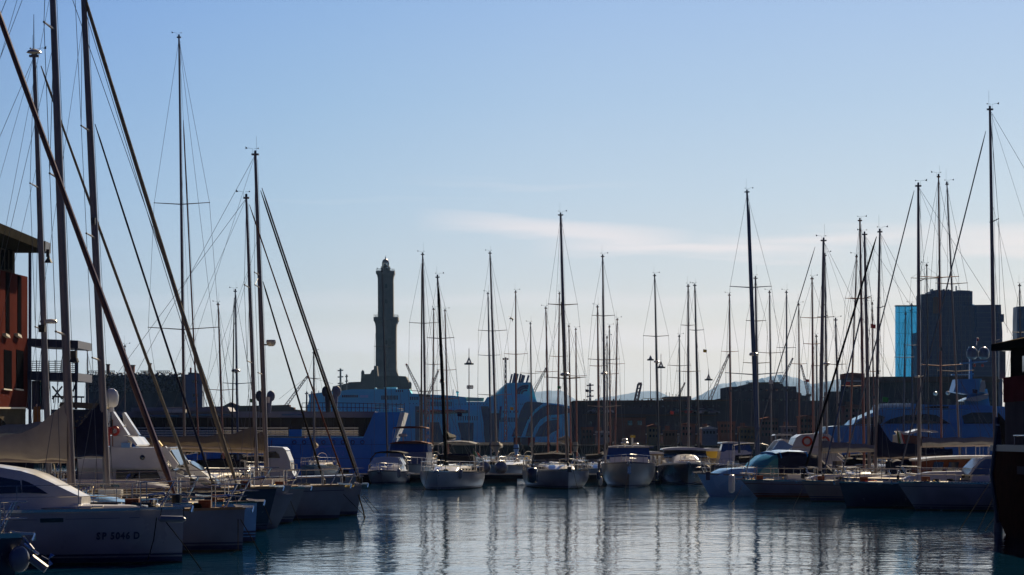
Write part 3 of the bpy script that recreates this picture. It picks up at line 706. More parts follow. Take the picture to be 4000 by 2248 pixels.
for k, (x0, x1, y, m, nm) in enumerate(qb):
    d = 570 - k % 3 * 6 if x0 < 3200 else 552; t = thing('quay_building', '%s on the far quay, number of windows small, %s' % (nm, 'left of the crane' if x0 < 2760 else 'right of the crane'), 'building', (W(x0, HZ, d).x, d, 1.5), 0, 'small buildings on the far quay')
    t['label'] = ['small brown kiosk on the far quay beside the ferry stern', 'low grey flat cabin on the far quay left of the brown rendered building', 'ochre hut on the far quay right of the brown rendered building', 'dark brick hut on the far quay behind the grey motor yacht', 'rosy harbour office between the close pair of masts', 'pale grey cabin on the far quay behind the white hardtop cruiser', 'brown store on the far quay below the long crane jib', 'ochre store on the far quay below the terminal block', 'rosy customs building under the right half of the terminal block', 'grey box cabin on the far quay behind the lifebuoy yacht', 'brown boat store on the far quay left of the thick grey mast', 'rosy block behind the grey pair of masts', 'ochre block left of the superyacht top deck'][k]
    block(t, [(x0, 1742), (x0, y), (x1, y), (x1, 1742)], d, 6, 'wall', m)
    block(t, [(x0 - 2, y + 1), (x0 - 2, y - 3), ((x0 + x1) / 2, y - 3 - (k % 3) * 4), (x1 + 2, y - 3), (x1 + 2, y + 1)], d - .4, 7, 'roof', 'glow' if k % 4 == 1 else 'shedbr')  # some roofs pale, as sunlit lines put into the colour
    for r_ in range(max(1, int((1720 - y) / 24))):
        winrow(t, x0 + 5, x1 - 4, y + 9 + r_ * 22, 7, 10, 13, d, 'void')
    if k % 2: a = W(x0 + 10, y - 3, d + 2); MB().box(a + Vector((0, 0, .4)), (1, 1, 1)).build('chimney', 'shedbr', t)
# ---------------------------------------------------------------- hull, rig and deck builders (boat axes: +x bow, z up, z=0 water)
def sheer(u, fb, fs): return fs + (fb - fs) * u ** 1.7
def half(u, B, tr=.8, full=2.3):
    if u < .42: return B / 2 * (1 - (1 - tr) * ((.42 - u) / .42) ** 2)
    return B / 2 * max(0.0, 1 - ((u - .42) / .58) ** full)
class Hull:
    def __init__(s, L, B, fb, fs, rake=.35, tr=.8, full=2.3, stern=0.0, flare=.25):
        s.L, s.B, s.fb, s.fs, s.rake, s.tr, s.full, s.stern, s.flare = L, B, fb, fs, rake, tr, full, stern, flare
    def pt(s, u, z, side, out=0):
        sh = sheer(u, s.fb, s.fs); k = max(0, min(1, (z + .45) / (sh + .45)))
        y = (half(u, s.B, s.tr, s.full)) * (1 - (1 - k) ** 3.2 * (.5 + .3 * u)) * (1 - s.flare * (u ** 3) * (1 - k))
        x = -s.L / 2 + s.L * u - s.rake * (u ** 6) * (1 - z / s.fb) + s.stern * ((1 - u) ** 6) * (1 - z / s.fs) * 1.0
        return Vector((x + (out if u > .99 else 0), side * (y + out), z))
    def hull(s, n=16, m=7, z0=-.45, top=0, out=0):
        g = MB(); us = [(i / n) ** .85 for i in range(n + 1)]
        for side in (-1, 1):
            rows = []
            for u in us:
                sh = sheer(u, s.fb, s.fs) + top
                rows.append([s.pt(u, z0 + (sh - z0) * k / m, side, out) for k in range(m + 1)])
            g.loft(rows if side < 0 else [r[::-1] for r in rows], cap=False, closed=False)
        a = [s.pt(0, z0 + (s.fs - z0) * k / m, -1, out) for k in range(m + 1)]; b = [s.pt(0, z0 + (s.fs - z0) * k / m, 1, out) for k in range(m + 1)]
        g.loft([a, b], cap=False, closed=False)
        return g
    def band(s, za, zb, out=.006, from_sheer=False, n=20, u0=0, u1=1):
        g = MB()
        for side in (-1, 1):
            A, Bq, C, D = [], [], [], []
            for i in range(n + 1):
                u = u0 + (u1 - u0) * (i / n) ** .85; o = sheer(u, s.fb, s.fs) if from_sheer else 0
                p, q = s.pt(u, za + o, side, out), s.pt(u, zb + o, side, out)
                A.append(p); Bq.append(q)
            g.loft([A, Bq] if side > 0 else [Bq, A], cap=False, closed=False)
        return g
    def deck(s, drop=.03, n=14):
        g = MB(); A, C, Bq = [], [], []
        for i in range(n + 1):
            u = (i / n) ** .85 * .995; z = sheer(u, s.fb, s.fs) - drop
            p = s.pt(u, z, 1); A.append(p); q = p.copy(); q.y = 0; q.z += .05; C.append(q); r = p.copy(); r.y = -p.y; Bq.append(r)
        return g.loft([A, C, Bq], cap=False, closed=False)
    def edge(s, u, side, up=0, inn=.06):
        sh = sheer(u, s.fb, s.fs); p = s.pt(u, sh, side); p.y -= side * inn; p.z += up; return p
def coachroof(x0, x1, w0, w1, z, h, bow_slope=.9, n=8, z1=None):
    """rounded cabin top from x0 (aft) to x1 (forward)"""
    g = MB(); rings = []
    for i in range(n + 1):
        u = i / n; x = x0 + (x1 - x0) * u; hh = h * (1 - .25 * u) * (1 if u < .75 else max(.04, 1 - ((u - .75) / .25) ** 2)); ww = w0 + (w1 - w0) * u
        zz = z + ((z1 - z) * u if z1 is not None else 0)
        rings.append([(x, -ww, zz), (x, -ww * .98, zz + hh * .7), (x, -ww * .88, zz + hh * .95), (x, 0, zz + hh), (x, ww * .88, zz + hh * .95), (x, ww * .98, zz + hh * .7), (x, ww, zz)])
    return g.loft(rings)
def guardrail(t, h, u0=.03, u1=.93, n=8, hgt=.62, r=.013, lines=(.33, .62)):
    for side in (-1, 1):
        g = MB(); P = []
        for i in range(n + 1):
            u = u0 + (u1 - u0) * i / n; a = h.edge(u, side); b = a + Vector((0, 0, hgt)); g.tube([a, b], r, 5); P.append(a)
        for k in lines: g.tube([p + Vector((0, 0, k)) for p in P], r * .6, 4)
        g.build('guardrail', 'steel', t, local=True)
def pulpit(t, h, hgt=.66, r=.016):
    g = MB(); a = [h.edge(.93, s, 0) for s in (-1, 1)]; f = h.edge(.995, 1); f.y = 0
    up = Vector((0, 0, hgt))
    for k in (1, .5):
        g.tube([a[0] + up * k, Vector((f.x - .25, -.22, f.z)) + up * k, Vector((f.x + .12, 0, f.z)) + up * k, Vector((f.x - .25, .22, f.z)) + up * k, a[1] + up * k], r, 6)
    for s in (-1, 1):
        g.tube([a[0 if s < 0 else 1], a[0 if s < 0 else 1] + up], r, 6); g.tube([Vector((f.x - .5, s * .25, f.z)), Vector((f.x - .15, s * .18, f.z)) + up], r, 6)
    g.build('pulpit', 'steel', t, local=True)
    g = MB(); g.box((f.x + .05, 0, f.z + .03), (.5, .14, .06)); g.build('bow_roller', 'steel', t, local=True)
    g = MB(); g.tube([(f.x + .25, 0, f.z + .02), (f.x - .25, 0, f.z + .08)], .025, 6); g.bar((f.x + .27, -.16, f.z - .12), (f.x + .3, 0, f.z + .03), .04); g.bar((f.x + .27, .16, f.z - .12), (f.x + .3, 0, f.z + .03), .04)
    g.build('anchor', 'steel', t, local=True)
def masthead(t, p, q, k=0):
    """antenna, wind vane and light on a mast top; q = metres per photo pixel"""
    rr = random.Random(k); g = MB(); s = rr.choice((-1, 1)); z = Vector((0, 0, 1)); x = Vector((1, 0, 0))
    r = max(.007, .4 * q)
    if rr.random() < .75: g.tube([p + x * s * .05, p + x * s * .05 + z * rr.uniform(.5, .9)], r * .6, 4)
    a = p - x * s * .1; b = a + z * .2
    g.tube([a, b, b - x * s * .2 + z * .04], r * .8, 4)
    g.slab([b - x * s * .2 + z * .02, b - x * s * .3 - z * .01, b - x * s * .3 + z * .1], .012)
    g.tube([b + x * s * .05, b + x * s * .22 + z * .02], r * .7, 4); g.ball(b + x * s * .22 + z * .02, max(.03, .7 * q), 6, 4)
    g.build('wind_vane', 'mastd', t)
    MB().lathe([(.04, 0), (.05, .03), (.045, .12), (.01, .14)], p, 8).build('masthead_light', 'glass', t)
def furl(t, a, b, r, m='sail', name='furled_headsail', seed=1):
    """a sail rolled round its stay, bare for a short way at both ends"""
    a, b = Vector(a), Vector(b); rr = random.Random(seed); n = 22; pts = []; rs = []
    for i in range(n + 1):
        u = i / n; p = a.lerp(b, u); p.z -= .015 * (a - b).length * 4 * u * (1 - u) * .35; pts.append(p)
        k = min(1, u / .04, (1 - u) / .03) if u < .5 else min(1, (1 - u) / .045)
        rs.append(max(r * .3, r * (.72 + .38 * u + rr.uniform(-.06, .06)) * max(.3, k)))
    MB().tube(pts, rs, 8).build(name, m, t, smooth=True)
    MB().lathe([(r * 1.5, -.1), (r * 1.7, 0), (r * 1.5, .12), (r * .5, .14)], b, 8).build('furling_drum', 'black', t)
def wires(t, segs, r=.008, name='shroud', m='wire'):
    for s in segs:
        MB().tube(s, r, 4, cap=False).build(name, m, t)
def radar(t, p, r, s=1):
    g = MB(); g.lathe([(r * .75, -r * .35), (r, -r * .25), (r, r * .1), (r * .8, r * .3), (r * .2, r * .38)], p, 14); g.build('radar_dome', 'gel2', t, smooth=True)
def sail_cover(t, a, b, h0, h1, w=.22, m='canvas', peak=0, up=None):
    """stowed mainsail under a cover from the mast (a) to the boom end (b)"""
    a, b = Vector(a), Vector(b); n = 12; rings = []; dr = (b - a).normalized(); sd = dr.cross(Vector((0, 0, 1))).normalized()
    for i in range(n + 1):
        u = i / n; p = a.lerp(b, u); h = h1 + (h0 - h1) * (1 - u) ** 1.5 + peak * max(0, 1 - u / .3) ** 1.6; ww = w * (1 - .55 * u)
        p = p + Vector((0, 0, -.04 + .03 * math.sin(i * 2.1)))
        rings.append([p - sd * ww * .7, p - sd * ww + Vector((0, 0, h * .3)), p - sd * ww * .55 + Vector((0, 0, h * .75)), p + Vector((0, 0, h)), p + sd * ww * .55 + Vector((0, 0, h * .75)), p + sd * ww + Vector((0, 0, h * .3)), p + sd * ww * .7, p - Vector((0, 0, .1))])
    MB().loft(rings).build('sail_cover', m, t, smooth=True)
def rig(t, h, hd, d, top, base, wpx, spr=(), mat_='mast', fore=True, back=True, cover='canvas', boomlen=None, radar_y=None, kk=0, cov=(.55, .22, 0), rake_side=False, boomz=1.1, thin=.008, radr=.32, basez=None, lower=True, boomm='mast', flat=False):
    """mast from photo pixels at distance d; spreaders given as (row, half length px or None)"""
    q = PX(d); a, b = W(*base, d), W(*top, d); ax = (b - a)
    Lx = (WM[t.name].to_3x3() @ Vector((1, 0, 0))).normalized(); Ly = (WM[t.name].to_3x3() @ Vector((0, 1, 0))).normalized()
    r = wpx * q / 2
    n = 6; MB().tube([a + ax * (i / n) for i in range(n + 1)], [r * (1 if i < 4 else 1 - .14 * (i - 3)) for i in range(n + 1)], 10).build('mast', mat_, t, smooth=True)
    g = MB(); g.box(b + Vector((0, 0, .02)), (r * 3, r * 1.6, .07)); g.build('masthead_crane', mat_, t)
    masthead(t, b + Vector((0, 0, .05)), q, kk)
    tips = {-1: [], 1: []}
    for y, hp in spr:
        u = (base[1] - y) / (base[1] - top[1]); p = a + ax * u; ln = hp * q if hp else .95
        dirx = Vector((1, 0, 0)) if hp else Ly
        if hp and abs(Ly.x) > .05: dirx = (Ly * (1 if Ly.x > 0 else -1)); ln = ln / abs(dirx.x)
        g = MB()
        for s in (-1, 1):
            e = p + dirx * s * ln + Vector((0, 0, ln * .07)) - Lx * ln * .12; tips[s].append(e)
            MB().tube([p, e], [max(.03, r * .35), max(.02, r * .2)], 6).build('spreader', mat_, t)
            MB().ball(e, max(.03, r * .3), 6, 4).build('spreader_tip', 'mastd', t)
    T = WM[t.name]; bl = T.inverted() @ a
    u0 = max(.05, min(.9, (bl.x + h.L / 2) / h.L))
    seg = []
    for s in (-1, 1):
        side = s if (Ly.x > 0 or not spr or spr[0][1] is None) else -s
        foot = T @ h.edge(u0, side, 0, .12)
        hp = b - Vector((0, 0, .1))
        seg.append([hp] + tips[s] + [foot])
        if lower and tips[s]:
            pl = a + ax * ((base[1] - spr[-1][0]) / (base[1] - top[1])); seg.append([pl, T @ h.edge(max(.03, u0 - .05), side, 0, .15)])
            if len(tips[s]) > 1:
                pm = a + ax * ((base[1] - spr[0][0]) / (base[1] - top[1])); seg.append([pm, tips[s][1]])
    wires(t, seg, thin)
    if fore: wires(t, [[b, T @ (h.edge(.985, 1) * Vector((1, 0, 1)) if False else Vector((h.edge(.985, 1).x, 0, h.edge(.985, 1).z)))]], thin, 'forestay')
    if back:
        wires(t, [[b, b.lerp(T @ Vector((-h.L / 2 + .2, 0, h.fs)), .8), T @ h.edge(.02, 1)], [b.lerp(T @ Vector((-h.L / 2 + .2, 0, h.fs)), .8), T @ h.edge(.02, -1)]], thin, 'backstay')
    if tips[1] and kk % 3 == 0:
        e = tips[1][-1].lerp(a, .1) - Vector((0, 0, .5)); MB().slab([e, e + Vector((.3, .02, -.05)), e + Vector((.28, -.02, -.28)), e + Vector((0, 0, -.25))], .006).build('pennant', random.Random(kk).choice(['red', 'navy', 'yellow', 'white', 'green']), t)
    if kk % 4 == 1:
        MB().box(a + ax * .42 + Vector((0, -r - .08, 0)), (.12, .16, .2)).build('deck_light', 'mastd', t)
    # halyards beside the mast
    g = MB(); g.tube([a + Vector((r * 1.6, -r, .3)), b + Vector((r * 1.0, -r * .6, -.2))], thin * .8, 4); g.build('halyard', 'rope', t)
    if cover:
        bz = a + Vector((0, 0, boomz)) ; bl_ = boomlen or h.L * .36; e = bz - Lx * bl_ + Vector((0, 0, .1))
        MB().tube([bz, e], .075, 8).build('boom', boomm, t)
        sail_cover(t, bz + Vector((0, 0, .08)) - Lx * .1, e + Vector((0, 0, .08)), cov[0], cov[1], .2, cover, cov[2])
        wires(t, [[a + ax * .75, bz.lerp(e, .6) + Vector((0, 0, .2))], [e, b]], thin * .7, 'topping_lift')
    if radar_y:
        u = (base[1] - radar_y) / (base[1] - top[1]); p = a + ax * u
        MB().box(p + Vector((0, -.28, -radr * .5)), (.18, .45, .06)).build('radar_bracket', mat_, t)
        radar(t, p + Vector((0, -.4, 0)), radr)
    return a, b
def sail_hull(t, h, hm='gel', dm='deck', stripe='stripe', cabin=True, rail=True, win=True, ch=.42, detail=1, cove=None, cabm=None, cabx=(-.28, .22)):
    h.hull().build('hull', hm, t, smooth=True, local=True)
    h.deck().build('deck', dm, t, local=True)
    if stripe:
        h.band(.05, .17).build('waterline_stripe', stripe, t, local=True)
        if detail > 1: h.band(.21, .26).build('waterline_stripe', stripe, t, local=True)
    h.band(-.05, .02, .02, True).build('toe_rail', 'teak' if dm == 'teak' else 'steel', t, local=True)
    h.band(-.02, .045, .005).build('waterline_grime', 'scum', t, local=True)
    if cove: h.band(-.22, -.19, .006, True).build('cove_stripe', cove, t, local=True)
    if cabin:
        x0, x1 = h.L * cabx[0], h.L * cabx[1]; zc = sheer(.45, h.fb, h.fs) - .02; w0 = h.B * .33
        coachroof(x0, x1, w0, w0 * .6, zc, ch, z1=sheer(.5 + cabx[1], h.fb, h.fs) - .02).build('coachroof', cabm or hm if hm != 'navy' else 'gel', t, smooth=True, local=True)
        if win:
            for s in (-1, 1):
                for k in range(4):
                    u = .15 + k * .16; x = x0 + (x1 - x0) * u; ww = w0 * (1 - .4 * u) * .99 + .012; z = zc + ch * .22 + (sheer(.5 + cabx[1], h.fb, h.fs) - .02 - zc) * u
                    MB().box((x, s * ww, z + ch * .12), (h.L * .055, .03, ch * .26)).build('portlight', 'glass', t, local=True)
        MB().box((h.L * .3, 0, sheer(.8, h.fb, h.fs) + .05), (.55, .5, .07)).build('deck_hatch', 'glass', t, local=True)
        # cockpit coaming, wheel and sprayhood
        g = MB()
        for s in (-1, 1): g.box((-h.L * .37, s * h.B * .26, h.fs + .14), (h.L * .18, .12, .3))
        g.build('cockpit_coaming', hm if hm != 'navy' else 'gel', t, local=True)
        for s in (-1, 1):
            for xx in (-.30, -.36): MB().lathe([(.09, 0), (.07, .06), (.075, .14), (.03, .16)], (h.L * xx, s * h.B * .33, h.fs + .26), 8).build('winch', 'steel', t, local=True)
        MB().torus((-h.L * .40, 0, h.fs + .65), .42, .018, 'x', 18, 5).build('steering_wheel', 'steel', t, local=True)
        rings = []
        for k in range(6):
            a = R(10 + k * 22); x = x0 + .1 - .75 * math.cos(a) * .9 + .3; zz = h.fs + .35 + .75 * math.sin(a)
            rings.append([(x, -w0 * 1.0, zc + .1), (x, -w0 * .95, (zz)), (x, 0, zz + .08), (x, w0 * .95, zz), (x, w0 * 1.0, zc + .1)])
        if not t.get('low'): MB().loft(rings, cap=False, closed=False).build('sprayhood', t.get('hood', 'canvasn'), t, local=True)
    clutter(t, h, int(abs(h.L * 1000 + h.fb * 777 + WM[t.name].translation.x * 31)), detail > 1)
    if rail:
        guardrail(t, h, n=7 if detail < 2 else 9); pulpit(t, h)
        g = MB(); P = [h.edge(.005, s, 0) for s in (-1, 1)]; q = [h.edge(.09, s, 0) for s in (-1, 1)]
        for z in (.35, .66): up = Vector((0, 0, z)); g.tube([q[0] + up, P[0] + up, P[1] + up, q[1] + up], .016, 6)
        for p in P + q: g.tube([p, p + Vector((0, 0, .66))], .016, 6)
        g.build('pushpit', 'steel', t, local=True)
M['brass'] = mat('polished_brass', (.75, .55, .25), .15, metal=1)
def clutter(t, h, seed, near=False):
    rr = random.Random(seed); T = 'gel'
    z = lambda u: sheer(u, h.fb, h.fs)
    for s in (-1, 1):
        if rr.random() < .8:
            x = h.L * rr.uniform(.02, .12); g = MB(); c = Vector((x, s * h.B * .2, z(.55) + .38)); g.tube([c - Vector((0, 0, .15)), c, c + Vector((.07, 0, .09)), c + Vector((.14, 0, .1))], [.04, .045, .06, .08], 8); g.build('cowl_vent', 'steel', t, smooth=True, local=True)
    if rr.random() < .6:
        MB().torus((-h.L * .485, rr.choice((-1, 1)) * h.B * .3, h.fs + .45), .2, .055, 'x', 14, 6).build('horseshoe_buoy', rr.choice(('orange', 'yellow', 'gel')), t, local=True)
    if rr.random() < .5:
        MB().box((h.L * rr.uniform(.2, .27), rr.uniform(-.3, .3), z(.72) + .16), (.75, .5, .28)).build('liferaft_canister', 'gel', t, local=True)
    for k in range(3 if near else 1):
        x = h.L * rr.uniform(-.1, .4); y = rr.uniform(-.3, .3) * h.B * .6; g = MB()
        for q in range(3): g.torus((x, y, z(.5 + x / h.L) + .04 + q * .035), .15 - q * .02, .025, 'z', 12, 5)
        g.build('rope_coil', rr.choice(('canvas', 'rope', 'canvasn')), t, local=True)
    if rr.random() < .45:
        zz = h.fs + 1.95; x0, x1 = -h.L * .46, -h.L * .28; w_ = h.B * .33; R_ = []
        for x, dz in ((x0, -.08), ((x0 + x1) / 2, 0), (x1, -.06)): R_.append([(x, -w_, zz + dz - .12), (x, -w_ * .6, zz + dz), (x, 0, zz + dz + .04), (x, w_ * .6, zz + dz), (x, w_, zz + dz - .12), (x, 0, zz + dz - .02)])
        if not t.get('low'):
            MB().loft(R_).build('bimini', rr.choice(('canvasn', 'canvas', 'canvasb', 'canvasg')), t, smooth=True, local=True)
            for x in (x0, x1):
                MB().tube([(x, -w_, h.fs), (x, -w_, zz - .15), (x, -w_ * .6, zz - .02), (x, w_ * .6, zz - .02), (x, w_, zz - .15), (x, w_, h.fs)], .014, 5).build('bimini_frame', 'steel', t, local=True)
    if near:
        for k in range(9):
            u = rr.uniform(.3, .97); c = h.edge(u, rr.choice((-1, 1)), .05, rr.uniform(.1, .6)); MB().ball(c + Vector((0, 0, .03)), rr.uniform(.03, .06), 8, 6).build('glint_ball', 'brass', t, smooth=True, local=True)  # small polished balls added along the deck for gold glints
        for u in (.12, .3, .52, .7, .86):
            for s in (-1, 1):
                c = h.edge(u, s, .04, .12); MB().tube([c - Vector((.14, 0, -.03)), c + Vector((0, 0, .02)), c + Vector((.14, 0, .03))], .02, 6).build('cleat', 'steel', t, local=True)
        for s in (-1, 1):
            MB().tube([(-h.L * .2, s * h.B * .36, z(.3) + .03), (h.L * .35, s * h.B * .22, z(.85) + .03)], .025, 5).build('genoa_track', 'steel', t, local=True)
        for k in range(5):
            x = h.L * rr.uniform(-.15, .4); MB().tube([(x, -.3, z(.5 + x / h.L) + .05), (x + rr.uniform(-.6, .6), .2, z(.5 + x / h.L) + .07), (x + rr.uniform(-.9, .9), .5, z(.5 + x / h.L) + .05)], .012, 4).build('deck_line', rr.choice(('canvasbr', 'rope', 'canvasg', 'red')), t, local=True)
        MB().box((h.L * .41, .05, z(.9) + .12), (.35, .28, .22)).build('windlass_cover', 'canvasbr', t, local=True)
        MB().tube([(h.L * .44, -.2, z(.93) + .3), (h.L * .47, -.25, z(.95) + .34)], .06, 8).build('bow_light', 'steel', t, local=True)
def sail_thing(label, d, bow_px, hd, L, group='sailing boats moored in the marina', hood=None):
    """root so that the stem stands at photo column bow_px, distance d"""
    b = W(bow_px, HZ, d); rz = R(hd); c = (b.x - math.cos(rz) * L / 2, d - math.sin(rz) * L / 2, 0)
    t = thing('sailboat', label, 'sailboat', c, rz, group)
    if hood: t['hood'] = hood
    if group == 'sailing boats berthed on the pontoons' and d > 190: t['low'] = 1
    return t
def fender(x, y, d, label, m='gelgrey', r=.13, l=.5):
    p = W(x, y, d); t = thing('fender', label, 'fender', tuple(p), 0, 'fenders hanging on hulls')
    MB().lathe([(.02, l / 2), (r * .8, l / 2 - .06), (r, l / 2 - .14), (r, -l / 2 + .14), (r * .8, -l / 2 + .06), (.02, -l / 2)], p, 10).build('cushion', m, t, smooth=True)
    MB().tube([p + Vector((0, 0, l / 2 - .02)), p + Vector((0, .12, l / 2 + .55))], .012, 4).build('line', 'rope', t)

# ---------------------------------------------------------------- left group: bows pointing right
G_L = 'sailing boats on the left berth'
# nearest yacht with registration on the bow
t = sail_thing('white deck saloon yacht with dark registration SP 5046 D on its bow', 67.8, 718, 0, 14.6, G_L)
h = Hull(14.6, 4.3, 1.42, 1.30, rake=.05, full=2.6)
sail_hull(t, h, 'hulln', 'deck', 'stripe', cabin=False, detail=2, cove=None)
q = PX(67.8); ox = WM[t.name].translation.x
def ux(px): return (W(px, 0, 67.8).x - ox) / 14.6 + .5
h.band(-.235, -.225, .006, True, u0=ux(100), u1=ux(190)).build('cove_line', 'stripe', t, local=True)
h.band(-.235, -.225, .006, True, u0=ux(292), u1=ux(488)).build('cove_line', 'stripe', t, local=True)
h.band(-.235, -.225, .006, True, u0=ux(522), u1=ux(560)).build('cove_line', 'stripe', t, local=True)
h.band(-.30, -.20, .012, True, u0=ux(200), u1=ux(284)).build('hull_window', 'glass', t, local=True)
LET = []
for i_, ch_ in enumerate('SP 5046 D'):
    if ch_ == ' ': continue
    xx = (402 + [0, 20, 36, 51, 70, 88, 107, 120, 135][i_]); u_ = ux(xx); zz_ = H - (2102 - HZ) * q
    p = h.pt(u_, zz_, -1, .004); p2 = h.pt(u_ + .004, zz_, -1, .004); yaw = math.atan2(p2.y - p.y, p2.x - p.x)
    pz = h.pt(u_, zz_ + .15, -1, .004); tilt = math.atan2(-(pz.y - p.y), .15)
    LET.append((ch_, p + Vector((0, -.006, 0)), tilt, yaw))
letters(t, 'registration_number', [(c_, Matrix.Translation(p_) @ Matrix.Rotation(y_, 4, 'Z') @ Matrix.Rotation(R(90) + tl_, 4, 'X')) for c_, p_, tl_, y_ in LET], .25, 'stripe', bold=.009)
# streamlined deck saloon
def saloon():
    d = 67.8; rings = []
    top = [(-260, 1800), (-60, 1806), (40, 1820), (110, 1832), (165, 1850), (215, 1875), (265, 1902), (310, 1926), (336, 1938)]
    for x, y in top:
        p = W(x, y, d); lx = p.x - ox; zb = 1.36; hh = max(.02, p.z - zb); w_ = 1.25 if x < 100 else 1.25 - .5 * (x - 100) / 236
        rings.append([(lx, -w_, zb), (lx, -w_ * .985, zb + hh * .72), (lx, -w_ * .9, zb + hh * .965), (lx, 0, zb + hh), (lx, w_ * .9, zb + hh * .965), (lx, w_ * .985, zb + hh * .72), (lx, w_, zb)])
    MB().loft(rings).build('deck_saloon', 'gel', t, smooth=True, local=True)
    # side windows
    for (xa, xb, ya, yb, yt) in ((-240, -20, 1928, 1928, 1846), (-14, 120, 1928, 1922, 1852)):
        a = W(xa, ya, d); b = W(xb, yb, d); c_ = W(xb - 6, yt + 24, d); e = W(xa, yt, d)
        MB().slab([(p.x - ox, yy, p.z) for p, yy in ((a, -1.262), (b, -1.262), (c_, -1.236), (e, -1.226))], -.02).build('saloon_window', 'glass', t, local=True)
    a = [W(x, y, d) for x, y in ((122, 1921), (215, 1926), (150, 1884), (118, 1872))]
    MB().slab([(a[0].x - ox, -1.23, a[0].z), (a[1].x - ox, -1.04, a[1].z), (a[2].x - ox, -1.12, a[2].z), (a[3].x - ox, -1.19, a[3].z)], -.02).build('saloon_window', 'glass', t, local=True)
saloon()
coachroof(W(310, 0, 67.8).x - ox, W(600, 0, 67.8).x - ox, .95, .45, 1.38, .14).build('foredeck_coaming', 'gel', t, smooth=True, local=True)
for px_, l_ in ((415, .7), (560, .5)): MB().box((W(px_, 0, 67.8).x - ox, -.1, 1.50 + .02), (l_, .55, .06)).build('deck_hatch', 'glass', t, local=True)
MB().lathe([(.14, 0), (.16, .06), (.1, .1), (.12, .2), (.02, .22)], (W(600, 0, 67.8).x - ox, 0, 1.42), 12).build('windlass', 'steel', t, local=True)
rig(t, h, 0, 67.8, (-258, -700), (-212, 1850), 34, [(-40, None), (760, None), (1400, None)], cover='canvas', boomlen=5, kk=3, fore=False)
furl(t, W(-248, -620, 67.8), W(690, 1950, 67.8), 12.5 * q, 'wood', seed=4)
g = MB(); 
MB().tube([W(612, 2023, 66.9), W(600, 2110, 66.5), W(577, 2190, 66.2)], .014, 5).build('mooring_line', 'rope', t)
MB().tube([W(640, 2030, 66.9), W(712, 2120, 65.5), W(800, 2245, 64)], .014, 5).build('mooring_line', 'rope', t)
p = W(672, 2028, 66.7); f_ = thing('fender', 'pale cylindrical fender lying level under the bow of the registered yacht', 'fender', tuple(p), 0, 'fenders hanging on hulls')
MB().tube([p - Vector((.34, 0, 0)), p - Vector((.28, 0, 0)), p + Vector((.26, 0, -.01)), p + Vector((.34, 0, -.01))], [.03, .085, .085, .03], 12).build('cushion', 'gelgrey', f_, smooth=True)
for s_ in (-.3, .3): MB().tube([p + Vector((s_, 0, .02)), p + Vector((s_ * .9, .1, .3))], .01, 4).build('line', 'rope', f_)

t = sail_thing('white sloop with thick mast and cream sail cover, second bow from the left', 75, 957, 0, 12.6, G_L)
h = Hull(12.6, 3.9, 1.22, 1.10, rake=.08, full=2.5); sail_hull(t, h, 'gel', 'teak', 'stripe', detail=2)
rig(t, h, 0, 75, (190, -420), (279, 1900), 33, [(116, None), (700, None), (1310, None)], cover='sail', boomlen=5.3, kk=7, cov=(.8, .4, .85), fore=True, boomz=.72, thin=.009, boomm='mast')
wires(t, [[W(178, -300, 74.9), W(952, 1900, 74.9)]], .009, 'forestay')
g = MB(); p = W(265, 1385, 74.6); g.box(p + Vector((.16, 0, 0)), (.16, .14, .2)); g.lathe([(.1, 0), (.14, -.12), (.02, -.14)], p + Vector((.18, 0, -.1)), 8); g.build('deck_light', 'black', t)
MB().tube([W(940, 2030, 74.8), W(1010, 2150, 73), W(1120, 2290, 71)], .013, 5).build('mooring_line', 'rope', t)
MB().tube([W(930, 2030, 74.8), W(930, 2150, 73), W(740, 2250, 71)], .013, 5).build('mooring_line', 'rope', t)

t = sail_thing('white sloop with three blue stripes and a navy sail cover, third bow from the left', 81, 1004, 0, 13.2, G_L)
h = Hull(13.2, 4.0, 1.25, 1.1, rake=.06, full=2.5); sail_hull(t, h, 'gelblue', 'deck', 'stripe', detail=2)
h.band(.30, .36).build('waterline_stripe', 'stripe', t, local=True)
q = PX(81)
rig(t, h, 0, 81, (300, -560), (418, 1900), 28, [(-100, None), (514, None), (930, None), (1410, None)], cover='canvasn', boomlen=4.4, kk=5, cov=(.75, .3, 1.0), fore=False, boomz=.9)
furl(t, W(196, -450, 81), W(928, 1905, 81), 9 * q, 'canvas', seed=8)
furl(t, W(371, 485, 81), W(832, 1895, 81), 4.6 * q, 'canvasn', seed=9, name='furled_staysail')

t = sail_thing('sloop with satellite dome on its mast top, far left behind the thick masts', 87, 800, 0, 12, G_L)
h = Hull(12, 3.8, 1.25, 1.1, rake=.3); sail_hull(t, h, 'gelgrey', 'deck', 'stripe')
q = PX(87)
rig(t, h, 0, 87, (133, 222), (192, 1850), 24, [(735, None), (1290, None)], cover='canvasg', kk=8, fore=False, boomlen=4, basez=0)
MB().lathe([(.05, 0), (.1, .06), (.26, .1), (.22, .16), (.08, .22), (.02, .23)], W(134, 219, 87), 12).build('antenna_dish', 'gel2', t, smooth=True)
MB().lathe([(.02, 0), (.012, .9), (.008, 1.2)], W(132, 200, 87), 5).build('whip_antenna', 'mastd', t)
furl(t, W(160, 258, 87), W(752, 1885, 87), 6.2 * q, 'canvas', seed=12)
g = MB(); p = W(187, 990, 86.8); g.box(p, (.1, .1, .25)); g.lathe([(.14, -.16), (.05, 0), (.03, .1)], p + Vector((.02, 0, -.15)), 8); g.build('deck_light', 'black', t)
radar(t, W(200, 1256, 86.6), .2); radar(t, W(172, 1256, 87.4), .14)
MB().box(W(164, 1284, 86.6), (.2, .2, .24)).build('deck_speaker', 'black', t)

